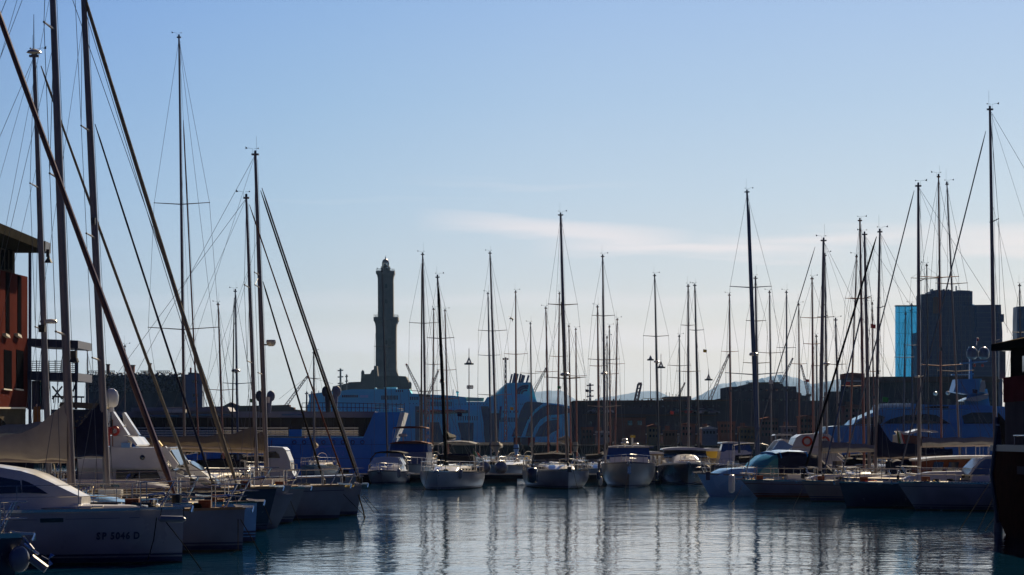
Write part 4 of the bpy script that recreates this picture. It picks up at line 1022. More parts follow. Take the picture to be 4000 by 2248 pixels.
for lb, d, bx, L, hm, fb, dm in (('navy blue hulled yacht with dark bow, fourth from the left', 91, 1082, 12, 'navy', 1.5, 'teak'),
                             ('dull white yacht with raked bow between navy hull and longer white yacht', 99, 1192, 10.5, 'gelgrey', 1.35, 'deck')):
    t = sail_thing(lb, d, bx, -2, L, G_L); h = Hull(L, 3.7, fb, fb - .15, rake=.5 if d > 95 else .38, full=2.5); sail_hull(t, h, hm, dm, 'stripe', detail=2)
    MB().tube([W(bx - 60, 1950, d - 2), W(bx - 20, 2050, d - 3.5)], .012, 4).build('mooring_line', 'rope', t)

t = sail_thing('long white sloop with plumb bow, second from the right of the left berth', 104, 1348, 0, 12.4, G_L)
h = Hull(12.4, 3.9, 1.34, 1.2, rake=.25, full=2.6); sail_hull(t, h, 'gel', 'teak', 'stripe', cove='stripe')
rig(t, h, 0, 104, (962, 776), (1003, 1860), 15, [(1125, None), (1420, None)], cover='canvas', kk=11, fore=False, boomlen=4.6, cov=(.5, .3, .3))
furl(t, W(974, 800, 104), W(1345, 1872, 104), 3.3 * PX(104), 'canvasbr', seed=14)
t = sail_thing('white sloop with round radar on its mast, rightmost bow of the left berth', 109, 1415, 0, 12.0, G_L)
h = Hull(12.0, 3.9, 1.28, 1.15, rake=.22, full=2.6); sail_hull(t, h, 'gel', 'deck', 'stripe', cabm='gel2')
rig(t, h, 0, 109, (997, 606), (1042, 1870), 19, [(1076, None), (1125, None), (1465, None)], cover='canvas', kk=12, fore=False, boomlen=4.4, cov=(.5, .3, .3))
q = PX(109)
furl(t, W(1018, 745, 109), W(1398, 1872, 109), 4.2 * q, 'canvask', seed=15)
furl(t, W(1023, 735, 108.9), W(1410, 1880, 108.9), 4.2 * q, 'canvasg', seed=16)
furl(t, W(1027, 1100, 109), W(1266, 1885, 109), 4.0 * q, 'canvask', seed=17, name='furled_staysail')
p = W(1056, 1338, 108.8); MB().box(p + Vector((-.08, 0, -.1)), (.4, .1, .06)).build('radar_bracket', 'mast', t)
MB().lathe([(.1, -.16), (.17, -.1), (.2, -.02), (.2, .06), (.18, .1), (.05, .11)], p + Vector((.03, 0, 0)), 14).build('radar_dome', 'gel2', t, smooth=True)
MB().tube([W(1400, 1935, 108), W(1420, 2000, 106), W(1428, 2060, 103)], .03, 5).build('boarding_pole', 'rope', t)
for a_, b_ in (((1415, 1940), (1462, 2005)), ((1420, 1935), (1480, 2002)), ((1330, 1920), (1430, 2022))): MB().tube([W(*a_, 108), W(*b_, 107)], .012, 4).build('mooring_line', 'rope', t)
MB().slab([W(1350, 1893, 108.4), W(1385, 1893, 108.4), W(1380, 1902, 108.2), W(1345, 1902, 108.2)], .03).build('bow_pad', 'yellow', t)

# stern and outboard in the bottom left corner
def corner():
    d = 60; c = W(0, 2240, d)
    t = thing('dinghy_tender', 'dark hull with steel rail at the bottom left corner', 'boat', (c.x - 2, d, 0), 0)
    h = Hull(6.5, 2.3, 1.0, .95, rake=.2, stern=.3)
    T = t; t.location.x = W(88, 0, d).x - 3.25; WM[t.name] = Matrix.Translation(Vector((W(88, 0, d).x - 3.25, d, 0)))
    h.hull().build('hull', 'navy', t, smooth=True, local=True); h.deck().build('deck', 'deck', t, local=True)
    h.band(-.06, .05, .03, True).build('rubbing_strake', 'steel', t, local=True)
    guardrail(t, h, n=6, hgt=.75, r=.016, lines=(.4, .75))
    pulpit(t, h, .75)
    o = thing('outboard_motor', 'white outboard motor and steel swim ladder tilted at the bottom left corner', 'outboard motor', tuple(W(120, 2180, d)))
    g = MB(); a, b = W(88, 2098, d), W(132, 2150, d - .3); g.tube([a, b], [.05, .035], 8); g.tube([W(95, 2125, d - .2), W(150, 2165, d - .3)], .03, 6); g.build('tilt_arm', 'steel', o)
    MB().ball(W(75, 2185, d - .3), (.24, .2, .3), 12, 8).build('cowling', 'gelgrey', o, smooth=True)
    g = MB(); g.tube([W(120, 2180, d - .3), W(180, 2225, d - .3)], .1, 8)
    g.build('leg', 'gelgrey', o)
    for k in range(3):
        a = R(30 + 120 * k); p = W(190, 2185, d - .4); MB().slab([p, p + Vector((.17 * math.cos(a), -.03, .17 * math.sin(a))), p + Vector((.14 * math.cos(a + .7), .03, .14 * math.sin(a + .7)))], .015).build('propeller_blade', 'steel', o)
corner()

# ---------------------------------------------------------------- motor yachts built from their side outlines
def pp(t, name, poly, d, y0, dep, m, smooth=False):
    """outline in photo pixels read at distance d, standing y0 metres from d, dep metres across"""
    k = [W(x, y, d) for x, y in poly]
    return MB().prism([(p.x, p.z) for p in k], d + y0, d + y0 + dep).build(name, m, t, smooth=smooth)
def yacht_left():
    d = 92
    t = thing('motor_yacht', 'white flybridge motor yacht with satellite dome behind the left masts', 'motor yacht', (W(560, HZ, d).x, d + 2, 0), 0, 'motor yachts')
    h = Hull(11, 3.9, 1.5, 1.4, rake=.9); t.location = (W(500, HZ, d).x, d + 2, 0); WM[t.name] = Matrix.Translation(t.location)
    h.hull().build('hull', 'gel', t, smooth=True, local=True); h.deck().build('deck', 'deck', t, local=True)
    pp(t, 'flybridge', [(290, 1740), (440, 1748), (660, 1750), (640, 1828), (560, 1832), (290, 1830)], d, .5, 3.2, 'gel')
    pp(t, 'cabin', [(290, 1890), (290, 1830), (640, 1830), (760, 1885), (790, 1900)], d, .8, 2.6, 'gel')
    pp(t, 'cabin_window', [(440, 1880), (440, 1838), (600, 1838), (620, 1880)], d, .78, .1, 'glass')
    pp(t, 'windscreen', [(640, 1836), (664, 1836), (720, 1868), (690, 1870)], d, .9, 2.4, 'glass')
    pp(t, 'windscreen_pillar', [(625, 1748), (640, 1744), (690, 1815), (680, 1828), (668, 1828)], d, .4, .25, 'gel')
    pp(t, 'windscreen_pillar', [(625, 1748), (640, 1744), (690, 1815), (680, 1828), (668, 1828)], d, 3.6, .25, 'gel')
    pp(t, 'flybridge_screen', [(646, 1750), (652, 1748), (694, 1818), (688, 1820)], d, .7, 2.8, 'glass')
    pp(t, 'radar_arch', [(425, 1612), (432, 1608), (492, 1700), (470, 1704), (440, 1704), (430, 1660)], d, .6, .5, 'gel')
    pp(t, 'radar_arch', [(425, 1612), (432, 1608), (492, 1700), (470, 1704), (440, 1704), (430, 1660)], d, 3.2, .5, 'gel')
    MB().loft([[W(430, 1704, d + .6), W(450, 1702, d + .6), W(470, 1702, d + .6), W(500, 1706, d + .6), W(500, 1748, d + .6), W(430, 1750, d + .6)], [W(430, 1700, d + 3.8), W(450, 1698, d + 3.8), W(475, 1699, d + 3.8), W(520, 1725, d + 3.8), W(510, 1748, d + 3.8), W(430, 1750, d + 3.8)]]).build('helm_console', 'gel', t)
    pp(t, 'arch_wing', [(480, 1703), (505, 1708), (527, 1738), (522, 1744), (500, 1722)], d, .6, 3.2, 'gel')
    p = W(436, 1553, d + 2); MB().lathe([(.14, -.34), (.22, -.26), (.25, -.1), (.25, .08), (.2, .22), (.1, .3), (.01, .32)], p, 18).build('satellite_dome', 'gel', t, smooth=True)
    MB().lathe([(.1, 0), (.07, .35)], W(436, 1610, d + 2), 8).build('dome_mast', 'gel', t)
    MB().torus(W(448, 1684, d + .4), .13, .05, 'y').build('lifebuoy', 'red', t)
    MB().bar(W(440, 1640, d + .3), W(440, 1745, d + .3), .03).build('flag_staff', 'wood', t)
    pp(t, 'name_board', [(466, 1750), (466, 1731), (501, 1731), (501, 1750)], d, .45, .05, 'gelblue')
    pp(t, 'deck_light', [(595, 1726), (603, 1722), (618, 1742), (612, 1746)], d, 1, .3, 'yellow')
    MB().tube([W(492, 1660, d + 1), W(485, 1672, d + 1), W(478, 1672, d + 1)], .02).build('horn', 'steel', t)
    g = MB(); g.ball(W(556, 1788, d + .48), (.09, .03, .09), 10, 6); g.build('vent', 'glass', t)
    # two more motor boats showing bright screens beyond
    d2 = 97
    for k, (x, y, lb) in enumerate(((775, 1828, 'motor boat whose sloping windscreen glints brightly left of the blue ship'), (700, 1850, 'small motor boat with glinting foredeck under the bright windscreen'), (860, 1895, 'low motor boat with shiny white foredeck behind the rails'))):
        t = thing('motor_boat', lb, 'motor boat', (W(x - 60, HZ, d2).x, d2 + 3 - k * 3, 0), 0, 'motor yachts')
        dd = d2 + 3 - k * 3; h = Hull(7, 2.6, 1.2, 1.0, rake=.6); h.hull().build('hull', 'gel', t, smooth=True, local=True); h.deck().build('deck', 'gel', t, local=True)
        pp(t, 'cabin', [(x - 160, y + 40), (x - 150, y - 25), (x - 45, y - 28), (x + 25, y + 14), (x + 60, y + 40)], dd, -1, 2, 'gel')
        pp(t, 'windscreen', [(x - 34, y - 22), (x - 30, y - 26), (x + 24, y + 8), (x + 16, y + 12)], dd, -.9, 1.8, 'glass')
        pp(t, 'cabin_window', [(x - 130, y - 2), (x - 130, y - 18), (x - 50, y - 20), (x - 20, y - 2)], dd, -1.03, .1, 'glass')
yacht_left()
def yacht_small():
    d = 135
    t = thing('motor_yacht', 'small white cabin cruiser with arched dark window in front of the blue ship', 'motor yacht', (W(1080, HZ, d).x, d + 1.5, 0), 0, 'motor yachts')
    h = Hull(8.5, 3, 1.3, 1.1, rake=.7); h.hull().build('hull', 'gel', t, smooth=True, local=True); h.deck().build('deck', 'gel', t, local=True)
    pp(t, 'cabin', [(1040, 1860), (1040, 1752), (1060, 1748), (1100, 1752), (1118, 1765), (1132, 1800), (1138, 1840), (1150, 1860)], d, 0, 2.4, 'gel')
    pp(t, 'cabin_window', [(1048, 1790), (1048, 1766), (1078, 1764), (1090, 1776), (1094, 1790)], d, -.03, .1, 'glass')
    pp(t, 'windscreen', [(1112, 1762), (1117, 1764), (1134, 1806), (1128, 1808)], d, .3, 1.9, 'glass')
    pp(t, 'hardtop', [(1036, 1752), (1040, 1745), (1105, 1748), (1118, 1760), (1100, 1756)], d, -.1, 2.6, 'gel')
    pp(t, 'foredeck_screen', [(1105, 1812), (1125, 1805), (1137, 1838), (1118, 1842)], d, -.05, .2, 'gel')
    g = MB(); 
    for x in (1140, 1150, 1160): g.bar(W(x, 1850, d), W(x, 1812, d), .03)
    g.bar(W(1136, 1812, d), W(1162, 1814, d), .03); g.build('guardrail', 'steel', t)
yacht_small()
# ---------------------------------------------------------------- blue ship lying behind the left berth
M['shipblue'] = mat('ship_blue', (.008, .24, .72), .35, noise=.15, nscale=.3)
M['shipgrey'] = mat('ship_grey', (.16, .17, .24), .6, noise=.2, nscale=.4)
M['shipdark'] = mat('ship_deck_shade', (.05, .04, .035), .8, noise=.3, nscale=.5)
M['shipseam'] = mat('ship_seam', (.004, .03, .16), .6)
M['rust'] = mat('rust_stain', (.07, .05, .1), .9)
M['letterb'] = mat('faded_lettering', (.06, .25, .8), .5)
M['railw'] = mat('cream_rail_paint', (.75, .7, .58), .3)
def blue_ship():
    d = 235; q = PX(d)
    t = thing('coastal_ship', 'deep blue ship with open rail deck, white raked bow edge and faded lettering', 'ship', (W(1050, HZ, d).x, d, 0))
    def P(poly, nm, m, y0=0, dep=9): return pp(t, nm, poly, d, y0, dep, m)
    P([(330, 1880), (330, 1706), (1250, 1712), (1418, 1712), (1462, 1611), (1562, 1611), (1550, 1660), (1535, 1720), (1522, 1780), (1510, 1880)], 'hull', 'shipblue', 0, 9)
    P([(1562, 1611), (1581, 1612), (1566, 1665), (1546, 1712), (1524, 1745), (1535, 1720), (1550, 1660)], 'bow_flare', 'white', .3, 8)
    P([(380, 1630), (380, 1607), (1458, 1607), (1450, 1631)], 'upper_deck', 'shipgrey', 3.2, 5.6)
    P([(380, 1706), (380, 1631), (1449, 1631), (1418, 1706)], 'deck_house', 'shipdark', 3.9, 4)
    for k in range(26):
        x = 400 + k * 41; MB().bar(W(x, 1706, d + 3.4), W(x, 1630, d + 3.4), .09).build('deck_post', 'shipdark', t)
    for y, r in ((1673, .035), (1684, .06), (1693, .06), (1702, .06)):
        for x0, x1 in ((410, 1125), (1180, 1400)):
            MB().tube([W(x0, y, d + .12), W(x1, y, d + .12)], r * 1.15, 6).build('rail', 'railw', t)
    g = MB()
    for k in range(56): x = 410 + k * 18; g.bar(W(x, 1706, d + .12), W(x, 1673, d + .12), .04)
    g.build('rail_posts', 'shipdark', t)
    P([(1128, 1706), (1128, 1678), (1178, 1678), (1178, 1706)], 'side_gate', 'shipblue', .05, .2)
    for y, r in ((1575, .03), (1592, .03)):
        MB().tube([W(1180, y, d + .3), W(1300, y - 1, d + .3), (W(1440, y + 2, d + .3)), W(1578, y + 6, d + 1)], r, 5).build('upper_rail', 'mastd', t)
    g = MB()
    for k in range(26): x = 1180 + k * 16; g.bar(W(x, 1609, d + .3), W(x, 1575, d + .3), .035)
    g.build('upper_rail_posts', 'mastd', t)
    for y in (1584, 1590, 1597, 1603): MB().tube([W(1465, y, d + .4), W(1575, y, d + .9)], .03, 5).build('bow_rail', 'steel', t)
    P([(1512, 1750), (1545, 1710), (1552, 1712), (1540, 1760), (1530, 1768)], 'anchor_pocket', 'gelblue', -.1, .3)
    for y in (1738, 1792): P([(340, y), (340, y - 1), (1515, y - 1), (1515, y)], 'plate_seam', 'shipseam', -.03, .06)
    for k in range(15): x = 360 + k * 78; P([(x, 1876), (x, 1714), (x + .9, 1714), (x + .9, 1876)], 'plate_seam', 'shipseam', -.03, .06)
    rr = random.Random(9)
    for k in range(16):
        x = rr.uniform(420, 1490); y = rr.uniform(1716, 1760); l = rr.uniform(12, 50); P([(x, y), (x + rr.uniform(1.5, 3), y), (x + 1.2, y + l), (x + .4, y + l)], 'rust_streak', 'rust', -.02, .03)
    for k in range(8): MB().torus(W(1150 + k * 38, 1728, d - .02), .16, .04, 'y', 14, 5).build('fairlead', 'shipseam', t)
    # ventilators on the deck
    for k, (x, m) in enumerate(((1014, 'mastd'), (1058, 'shipgrey'), (1273, 'mastd'), (1316, 'shipgrey'))):
        y = 1548 if k < 2 else 1530; p = W(x, y, d + 2)
        g = MB(); g.ball(p, (16.5 * q, 12 * q, 22 * q), 14, 10); g.tube([W(x + (5 if k % 2 == 0 else -5), y + 5, d + 2), W(x + (9 if k % 2 == 0 else -9), 1612, d + 2)], [11 * q, 9 * q], 12)
        MBo = g.build('ventilator', m, t, smooth=True)
    g = MB(); 
    P([(500, 1607), (500, 1592), (880, 1590), (890, 1607)], 'hatch_cover', 'shipgrey', 2, 5)
    for x0, x1, y in ((400, 500, 1626), (560, 700, 1626), (720, 900, 1622), (1100, 1180, 1621)):
        MB().tube([W(x0, y, d - .1), W(x1, y, d - .1)], .05, 5).build('pipe', 'steel', t)
    # faded script below a bar
    P([(1248, 1751), (1252, 1743), (1290, 1741), (1372, 1742), (1372, 1747), (1290, 1747), (1256, 1751)], 'lettering_bar', 'letterb', -.03, .05)
    it = []
    p = W(1284, 1776, d); T = WM[t.name].inverted()
    it.append(('Italia', Matrix.Translation(T @ Vector((p.x, d - .03, p.z))) @ Matrix.Rotation(R(90), 4, 'X')))
    letters(t, 'lettering', it, .72, 'letterb', shear=.35, sx=1.0)
    g = MB(); P([(1334, 1774), (1342, 1780), (1354, 1768), (1348, 1777), (1340, 1783), (1334, 1779)], 'lettering_flourish', 'letterb', -.03, .04)
    for k, (x0, x1) in enumerate(((1273, 1315), (1322, 1342), (1343, 1363))):
        P([(x0, 1880), (x0, 1836), (x1, 1836), (x1, 1880)], 'fender_block', 'black', -.4, .4)
    P([(640, 1612), (640, 1600), (690, 1598), (720, 1600), (722, 1612)], 'raft_canopy', 'glow', .5, 2)
blue_ship()

# ---------------------------------------------------------------- floating pontoon
def pontoon():
    g = MB(); x0, x1 = W(1290, 0, 190).x, W(2900, 0, 190).x
    t = thing('pontoon', 'long floating pontoon with pale edge on dark floats behind the middle boats', 'pontoon', ((x0 + x1) / 2, 189, 0))
    MB().box2((x0, 187, .28), (x1, 190, .62)).build('deck', 'conc', t)
    MB().box2((x0, 186.9, .56), (x1, 187, .64)).build('edge_strip', 'deck', t)
    k = 0; x = x0
    for a, b in ((1290, 1798), (1858, 2020), (2082, 2400), (2440, 2900)):
        MB().box2((W(a, 0, 187).x, 187.3, -.4), (W(b, 0, 187).x, 189.7, .28)).build('float', 'black', t)
    for x in (1480, 1560, 1800, 1860, 2060, 2340, 2560):
        p = W(x, 0, 188.5); c = thing('mooring_bollard', 'small dark service post standing on the pontoon', 'bollard', (p.x, 188.4, .62), 0, 'service posts on the pontoon')
        MB().lathe([(.09, 0), (.09, .75), (.13, .78), (.13, .95), (.02, .98)], (p.x, 188.4, .62), 8).build('post', 'gelgrey', c)
        MB().box((p.x, 188.28, 1.4), (.12, .05, .1)).build('lamp_lens', 'glass', c)
pontoon()

# ---------------------------------------------------------------- middle row
G_M = 'sailing boats berthed on the pontoons'
def mid_sail(lb, d, bow_px, hd, L, fb, hm, top, base, wpx, spr, **kw):
    t = sail_thing(lb, d, bow_px, hd, L, kw.pop('group', G_M)); B = kw.pop('B', L * .31)
    dm = kw.pop('dm', 'deck'); cab = kw.pop('cabin', True); rail = kw.pop('rail', True); det = kw.pop('detail', 1); fu = kw.pop('furl', None); stripe = kw.pop('stripe', 'stripe'); cb = kw.pop('cabm', None)
    h = Hull(L, B, fb, fb - .15, rake=kw.pop('rake', .4), full=2.4, flare=.12)
    sail_hull(t, h, hm, dm, stripe, cabin=cab, rail=rail, detail=det, cabm=cb, ch=.26 if d > 190 else .42)
    if top: rig(t, h, hd, base[2] if len(base) > 2 else d + L * .45 * abs(math.sin(R(hd))), top, base[:2], wpx, spr, **kw)
    if fu:
        for a, b, w_, m_ in fu: furl(t, a, b, w_, m_)
    return t, h
# two bow-on yachts in front
t, h = mid_sail('pale blue-white yacht seen bow on, left of the middle row, curved black forestay', 161, 1706, -97, 11, 1.15, 'gel', (1709, 1085), (1741, 1790), 11, [(1323, 52), (1560, 60)], B=3.65, kk=21, cover='canvask', furl=[(W(1712, 1120, 165.5), W(1742, 1812, 161.5), .11, 'canvask')], stripe='stripe', radar_y=1493, radr=.16, dm='deck')
for x in (1592, 1714): MB().ball(W(x, 1858, 160.2), (.05, .05, .05), 8, 6).build('hull_port', 'glass', t)
t, h = mid_sail('blue-white yacht seen bow on under the tallest centre mast', 165, 2222, -84, 11.5, 1.2, 'gel', (2190, 842), (2216, 1800), 14, [(1192, 57), (1479, 80)], B=4.0, kk=22, cover='canvas', radar_y=1464, radr=.3, fore=True, furl=[(W(2192, 1180, 168), W(2219, 1815, 165), .05, 'canvas')])
MB().box(W(2224, 1835, 164.8), (.25, .2, .35)).build('anchor', 'mastd', t)
fender(2080, 1858, 164, 'navy fender at the left shoulder of the centre yacht', 'navy', .32, 1.0)

# boats behind: (label, distance, stem px, heading, length, top, base, width, spreaders, options)
S = [
 ('thin dark mast standing in front of the lighthouse, bow on', 205, 1512, -92, 10, (1492, 1063), (1514, 1800), 7, [(1356, 39)], dict(mat_='mastd')),
 ('tall mast and rolled sail, first tall one right of the lighthouse', 200, 1668, -95, 12, (1651, 996), (1664, 1800), 9, [(1264, 57), (1530, 66)], dict(furlx=((1648, 1030), (1645, 1790), .07, 'canvas'))),
 ('thin brown mast just left of the curved black forestay', 235, 1690, -90, 10, (1694, 1211), (1688, 1790), 6, [(1425, 30)], dict(mat_='mastb')),
 ('thin mast with forked aerial right of the curved black forestay', 235, 1752, -88, 10, (1738, 1216), (1752, 1790), 6.5, [(1447, 37)], dict(mat_='mastb')),
 ('slender blue mast just left of a taller leaning mast, centre left', 240, 1916, -92, 10.5, (1906, 1149), (1918, 1790), 7, [(1390, 43)], dict(mat_='mastblue')),
 ('tall leaning mast with two spreaders, beside the blue mast', 215, 1950, -96, 12, (1914, 991), (1940, 1800), 9, [(1294, 56), (1545, 66)], dict(mat_='mast', cover='sail')),
 ('thin mast standing over the ferry funnel, pale sail bundle at its foot', 235, 2017, -90, 10.5, (2014, 1143), (2017, 1780), 7, [(1385, 45)], dict(mat_='mastb', cover='canvasg')),
 ('thin mast right of the ferry funnel', 240, 2080, -88, 10, (2072, 1267), (2078, 1790), 6, [(1460, 40)], dict()),
 ('thin mast with aerial left of the tallest centre mast', 230, 2146, -92, 11, (2132, 1206), (2143, 1800), 7.5, [(1454, 45)], dict(mat_='mastb')),
 ('brown mast hidden just left of the tallest centre mast', 245, 2182, -90, 11, (2185, 1149), (2177, 1790), 6.5, [(1394, 35)], dict(mat_='mastb')),
 ('thin mast just right of the tallest centre mast', 240, 2232, -90, 10, (2222, 1277), (2231, 1790), 6, [(1480, 40)], dict(mat_='mastb')),
 ('thin red-brown mast, second right of the tallest centre mast', 240, 2254, -90, 10, (2249, 1289), (2254, 1790), 6, [(1470, 40)], dict(mat_='mastb')),
 ('red-brown mast just left of the taller spreader mast, right of centre', 220, 2342, -93, 10.5, (2334, 1201), (2340, 1800), 8, [(1431, 32)], dict(mat_='mastb')),
 ('tall mast, twin spreaders and radar, just right of the ferry stern', 190, 2365, -90, 12, (2354, 1004), (2364, 1830), 9.5, [(1235, 44), (1407, 61), (1590, 66)], dict(radar=1460, cover='canvask')),
 ('green-grey short mast hugging the tall twin spreader mast', 215, 2372, -90, 9, (2371, 1322), (2372, 1790), 6, [], dict()),
 ('short brown mast right of the tall twin spreader mast', 235, 2386, -90, 10, (2380, 1279), (2385, 1790), 6, [(1462, 36)], dict(mat_='mastb')),
 ('mast leaning right over the long shed', 235, 2400, -86, 10, (2411, 1251), (2402, 1790), 6.5, [(1423, 32)], dict(mat_='mastb')),
 ('tall dark mast with V spreaders and small radar over the big motor yacht', 205, 2576, -92, 12, (2557, 1079), (2574, 1800), 8.5, [(1315, 49), (1560, 55)], dict(mat_='mastd', radar=1414)),
 ('short dark mast left of the paired masts over the white cruiser', 235, 2658, -90, 9.5, (2653, 1316), (2658, 1790), 6.5, [(1430, 45)], dict(mat_='mastd')),
 ('left mast of the close pair over the white cruiser, brown lower down', 200, 2690, -90, 11.5, (2688, 1120), (2689, 1740), 9, [(1272, 28), (1453, 46)], dict(mat_='mast', cover=None)),
 ('right mast of the close pair over the white cruiser, dark and leaning', 210, 2732, -95, 11.5, (2714, 1117), (2731, 1800), 9, [(1291, 30)], dict(mat_='mastd')),
 ('brown mast beside the long reddish crane jib', 230, 2857, -91, 10.5, (2849, 1155), (2856, 1790), 7.5, [(1375, 33)], dict(mat_='mastb')),
 ('the tallest right centre mast, two wide spreaders and radar', 165, 2966, -95, 13, (2918, 752), (2960, 1800), 13, [(1124, 80), (1464, 112)], dict(mat_='mastblue', radar=1385, radr=.3, furlx=((2926, 800), (2966, 1790), .06, 'mastblue'))),
 ('second mast close right of the tallest right centre mast', 180, 2965, -92, 12, (2951, 1089), (2963, 1800), 11, [(1255, 38), (1420, 52)], dict(mat_='mast')),
 ('thin mast right of the tallest right centre pair, over the terminal block', 215, 3014, -90, 10, (3006, 1144), (3014, 1790), 7.5, [(1380, 60)], dict(mat_='mast')),
 ('thin mast with straight spreaders over the right end of the terminal block', 220, 3073, -90, 10, (3072, 1144), (3073, 1790), 7.5, [(1360, 37)], dict(mat_='mastblue')),
 ('thin mast left of the leaning forestays, right of the terminal block', 225, 3123, -90, 10, (3120, 1193), (3123, 1790), 6.5, [(1423, 30)], dict(mat_='mastb')),
 ('dark mast with white light on top beside the thick grey right mast', 185, 3180, -92, 11, (3172, 1091), (3178, 1800), 9, [(1243, 45), (1345, 35)], dict(mat_='mastb')),
 ('short dark mast behind the one topped by a white light', 215, 3192, -90, 9, (3189, 1316), (3193, 1790), 7, [(1430, 20)], dict(mat_='mastd')),
 ('short thick mast right of the thick grey right mast', 180, 3282, -94, 10, (3264, 1252), (3280, 1800), 9.5, [(1425, 36)], dict(mat_='mast')),
 ('narrow mast close behind the thick grey right mast', 165, 3236, -92, 11, (3222, 1000), (3232, 1800), 8.5, [(1240, 30)], dict(mat_='mast', radar=1422, radr=.22)),
 ('leaning brown mast far behind the right berth', 170, 3312, -86, 11, (3346, 1005), (3316, 1800), 7, [(1168, 38), (1510, 40)], dict(mat_='mastb')),
 ('left mast of the grey pair above the navy hull', 150, 3378, -92, 12, (3359, 864), (3376, 1820), 11, [(1167, 40)], dict(mat_='mastb')),
 ('thin mast between the grey pair and the mast leaning right', 190, 3416, -90, 10, (3407, 1190), (3416, 1790), 6, [(1452, 30)], dict(mat_='mastb')),
 ('slim mast in front of the teal glass tower corner', 200, 3528, -90, 10, (3537, 1229), (3527, 1800), 7, [(1398, 38)], dict(mat_='mastblue')),
 ('thin mast behind the teal glass tower corner edge', 215, 3566, -90, 10, (3561, 1193), (3566, 1790), 6, [(1350, 30)], dict(mat_='mastblue')),
 ('short mast tip left of the office tower roof', 190, 3626, -90, 10, (3620, 1040), (3628, 1800), 6.5, [(1090, 60)], dict(mat_='mastd')),
 ('tall thin mast in front of the office tower centre', 140, 3680, -92, 12, (3666, 693), (3679, 1810), 9, [(1085, 75), (1430, 85)], dict(mat_='mastb', cover='canvasn')),
 ('thin mast leaning left beside the office tower centre mast', 150, 3757, -96, 12, (3699, 722), (3752, 1800), 8, [(1110, 60), (1452, 70)], dict(mat_='mast')),
 ('dark mast tip in front of the far right tower', 190, 3990, -90, 10, (3983, 1118), (3992, 1790), 8, [(1300, 30)], dict(mat_='mastd')),
 ('brown mast with bare top left of the blue furled mast', 190, 872, -90, 10, (852, 1192), (873, 1790), 8, [(1525, 60)], dict(mat_='mastb')),
 ('blue mast with hanging radar and dark furled stay, left of the thick pair', 175, 932, -94, 11, (919, 1140), (930, 1800), 8.5, [(1500, 55)], dict(mat_='mastblue', radar=1449, radr=.3, furlx=((915, 1165), (905, 1790), .05, 'canvasn'))),
 ('thin mast rising behind the paired forestays left of the lighthouse', 215, 1228, -90, 10, (1225, 1380), (1228, 1790), 8, [(1480, 25)], dict(mat_='mast')),
 ('tall bow on mast with very wide spreaders left of the paired thick masts', 140, 724, -94, 14, (699, 148), (722, 1770), 11, [(799, 109), (1288, 140)], dict(mat_='mast', cover='canvask', furlx=((716, 470), (778, 1770), .045, 'mastb'))),
 ('small grey mast in front of the industrial building, left of the thick masts', 180, 345, -90, 9, (341, 1372), (346, 1790), 6, [], dict(mat_='mast')),
 ('small bare mast over the industrial building chimneys', 200, 488, -90, 9, (488, 1356), (486, 1790), 6, [], dict(mat_='mast')),
]
for k, (lb, d, bx, hd, L, top, base, wp, spr, o) in enumerate(S):
    rg = dict(kk=40 + k, cover=o.get('cover', random.Random(k).choice(['canvas', 'canvasn', 'canvasg', None])), mat_=o.get('mat_', 'mast'), thin=.009, lower=False, back=True)
    if o.get('radar'): rg['radar_y'] = o['radar']; rg['radr'] = o.get('radr', .24)
    dm_ = d + L * .45; base3 = (base[0], HZ + (H - 1.2) / dm_ * F, dm_)
    t, h = mid_sail('sailboat with ' + lb, d, bx, hd, L, .98, random.Random(k * 3).choice(['gel', 'gel', 'gelgrey', 'navy', 'gel2']), top, base3, wp, spr, rail=d < 240, cabin=True, **rg)
    if 'furlx' in o:
        a, b, r_, m_ = o['furlx']; furl(t, W(a[0], a[1], dm_ - 1), W(b[0], b[1], dm_ - 3), r_, m_)

# fenders and mooring lines of the middle row
for x, y, d, lb, m in ((1558, 1850, 163, 'grey fender at the left shoulder of the pale bow on yacht', 'gelgrey'), (1800, 1852, 163, 'grey fender right of the pale bow on yacht', 'gelgrey'), (2338, 1858, 168, 'dark fender between the centre yacht and the grey motor yacht', 'navy'), (2566, 1860, 174, 'dark fender right of the grey motor yacht', 'navy'), (2346, 1880, 169, 'small pale fender low beside the grey motor yacht', 'gel2')):
    fender(x, y, d, lb, m, .13, .6)
k_ = 0
for (x0, y0, d0), (x1, y1, d1), lb in (((1672, 1842, 161), (1650, 1925, 152), 'line from the pale bow on yacht down into the water'), ((2238, 1835, 165), (2262, 1925, 154), 'line from the centre yacht bow down into the water'), ((2900, 1895, 139), (2855, 1975, 126), 'line from the low sloop bow down into the water'), ((3140, 1895, 133), (3095, 1990, 120), 'line from the second bow of the right berth into the water'), ((2455, 1850, 170), (2440, 1925, 157), 'chain from the grey motor yacht bow into the water')):
    a = W(x0, y0, d0); b = W(x1, y1, d1); b.z = -.05
    tag(MB().tube([a, a.lerp(b, .5) - Vector((0, 0, .05)), b], .013, 4).build('mooring_line', 'rope'), lb, 'rope', 'mooring lines of the middle row')
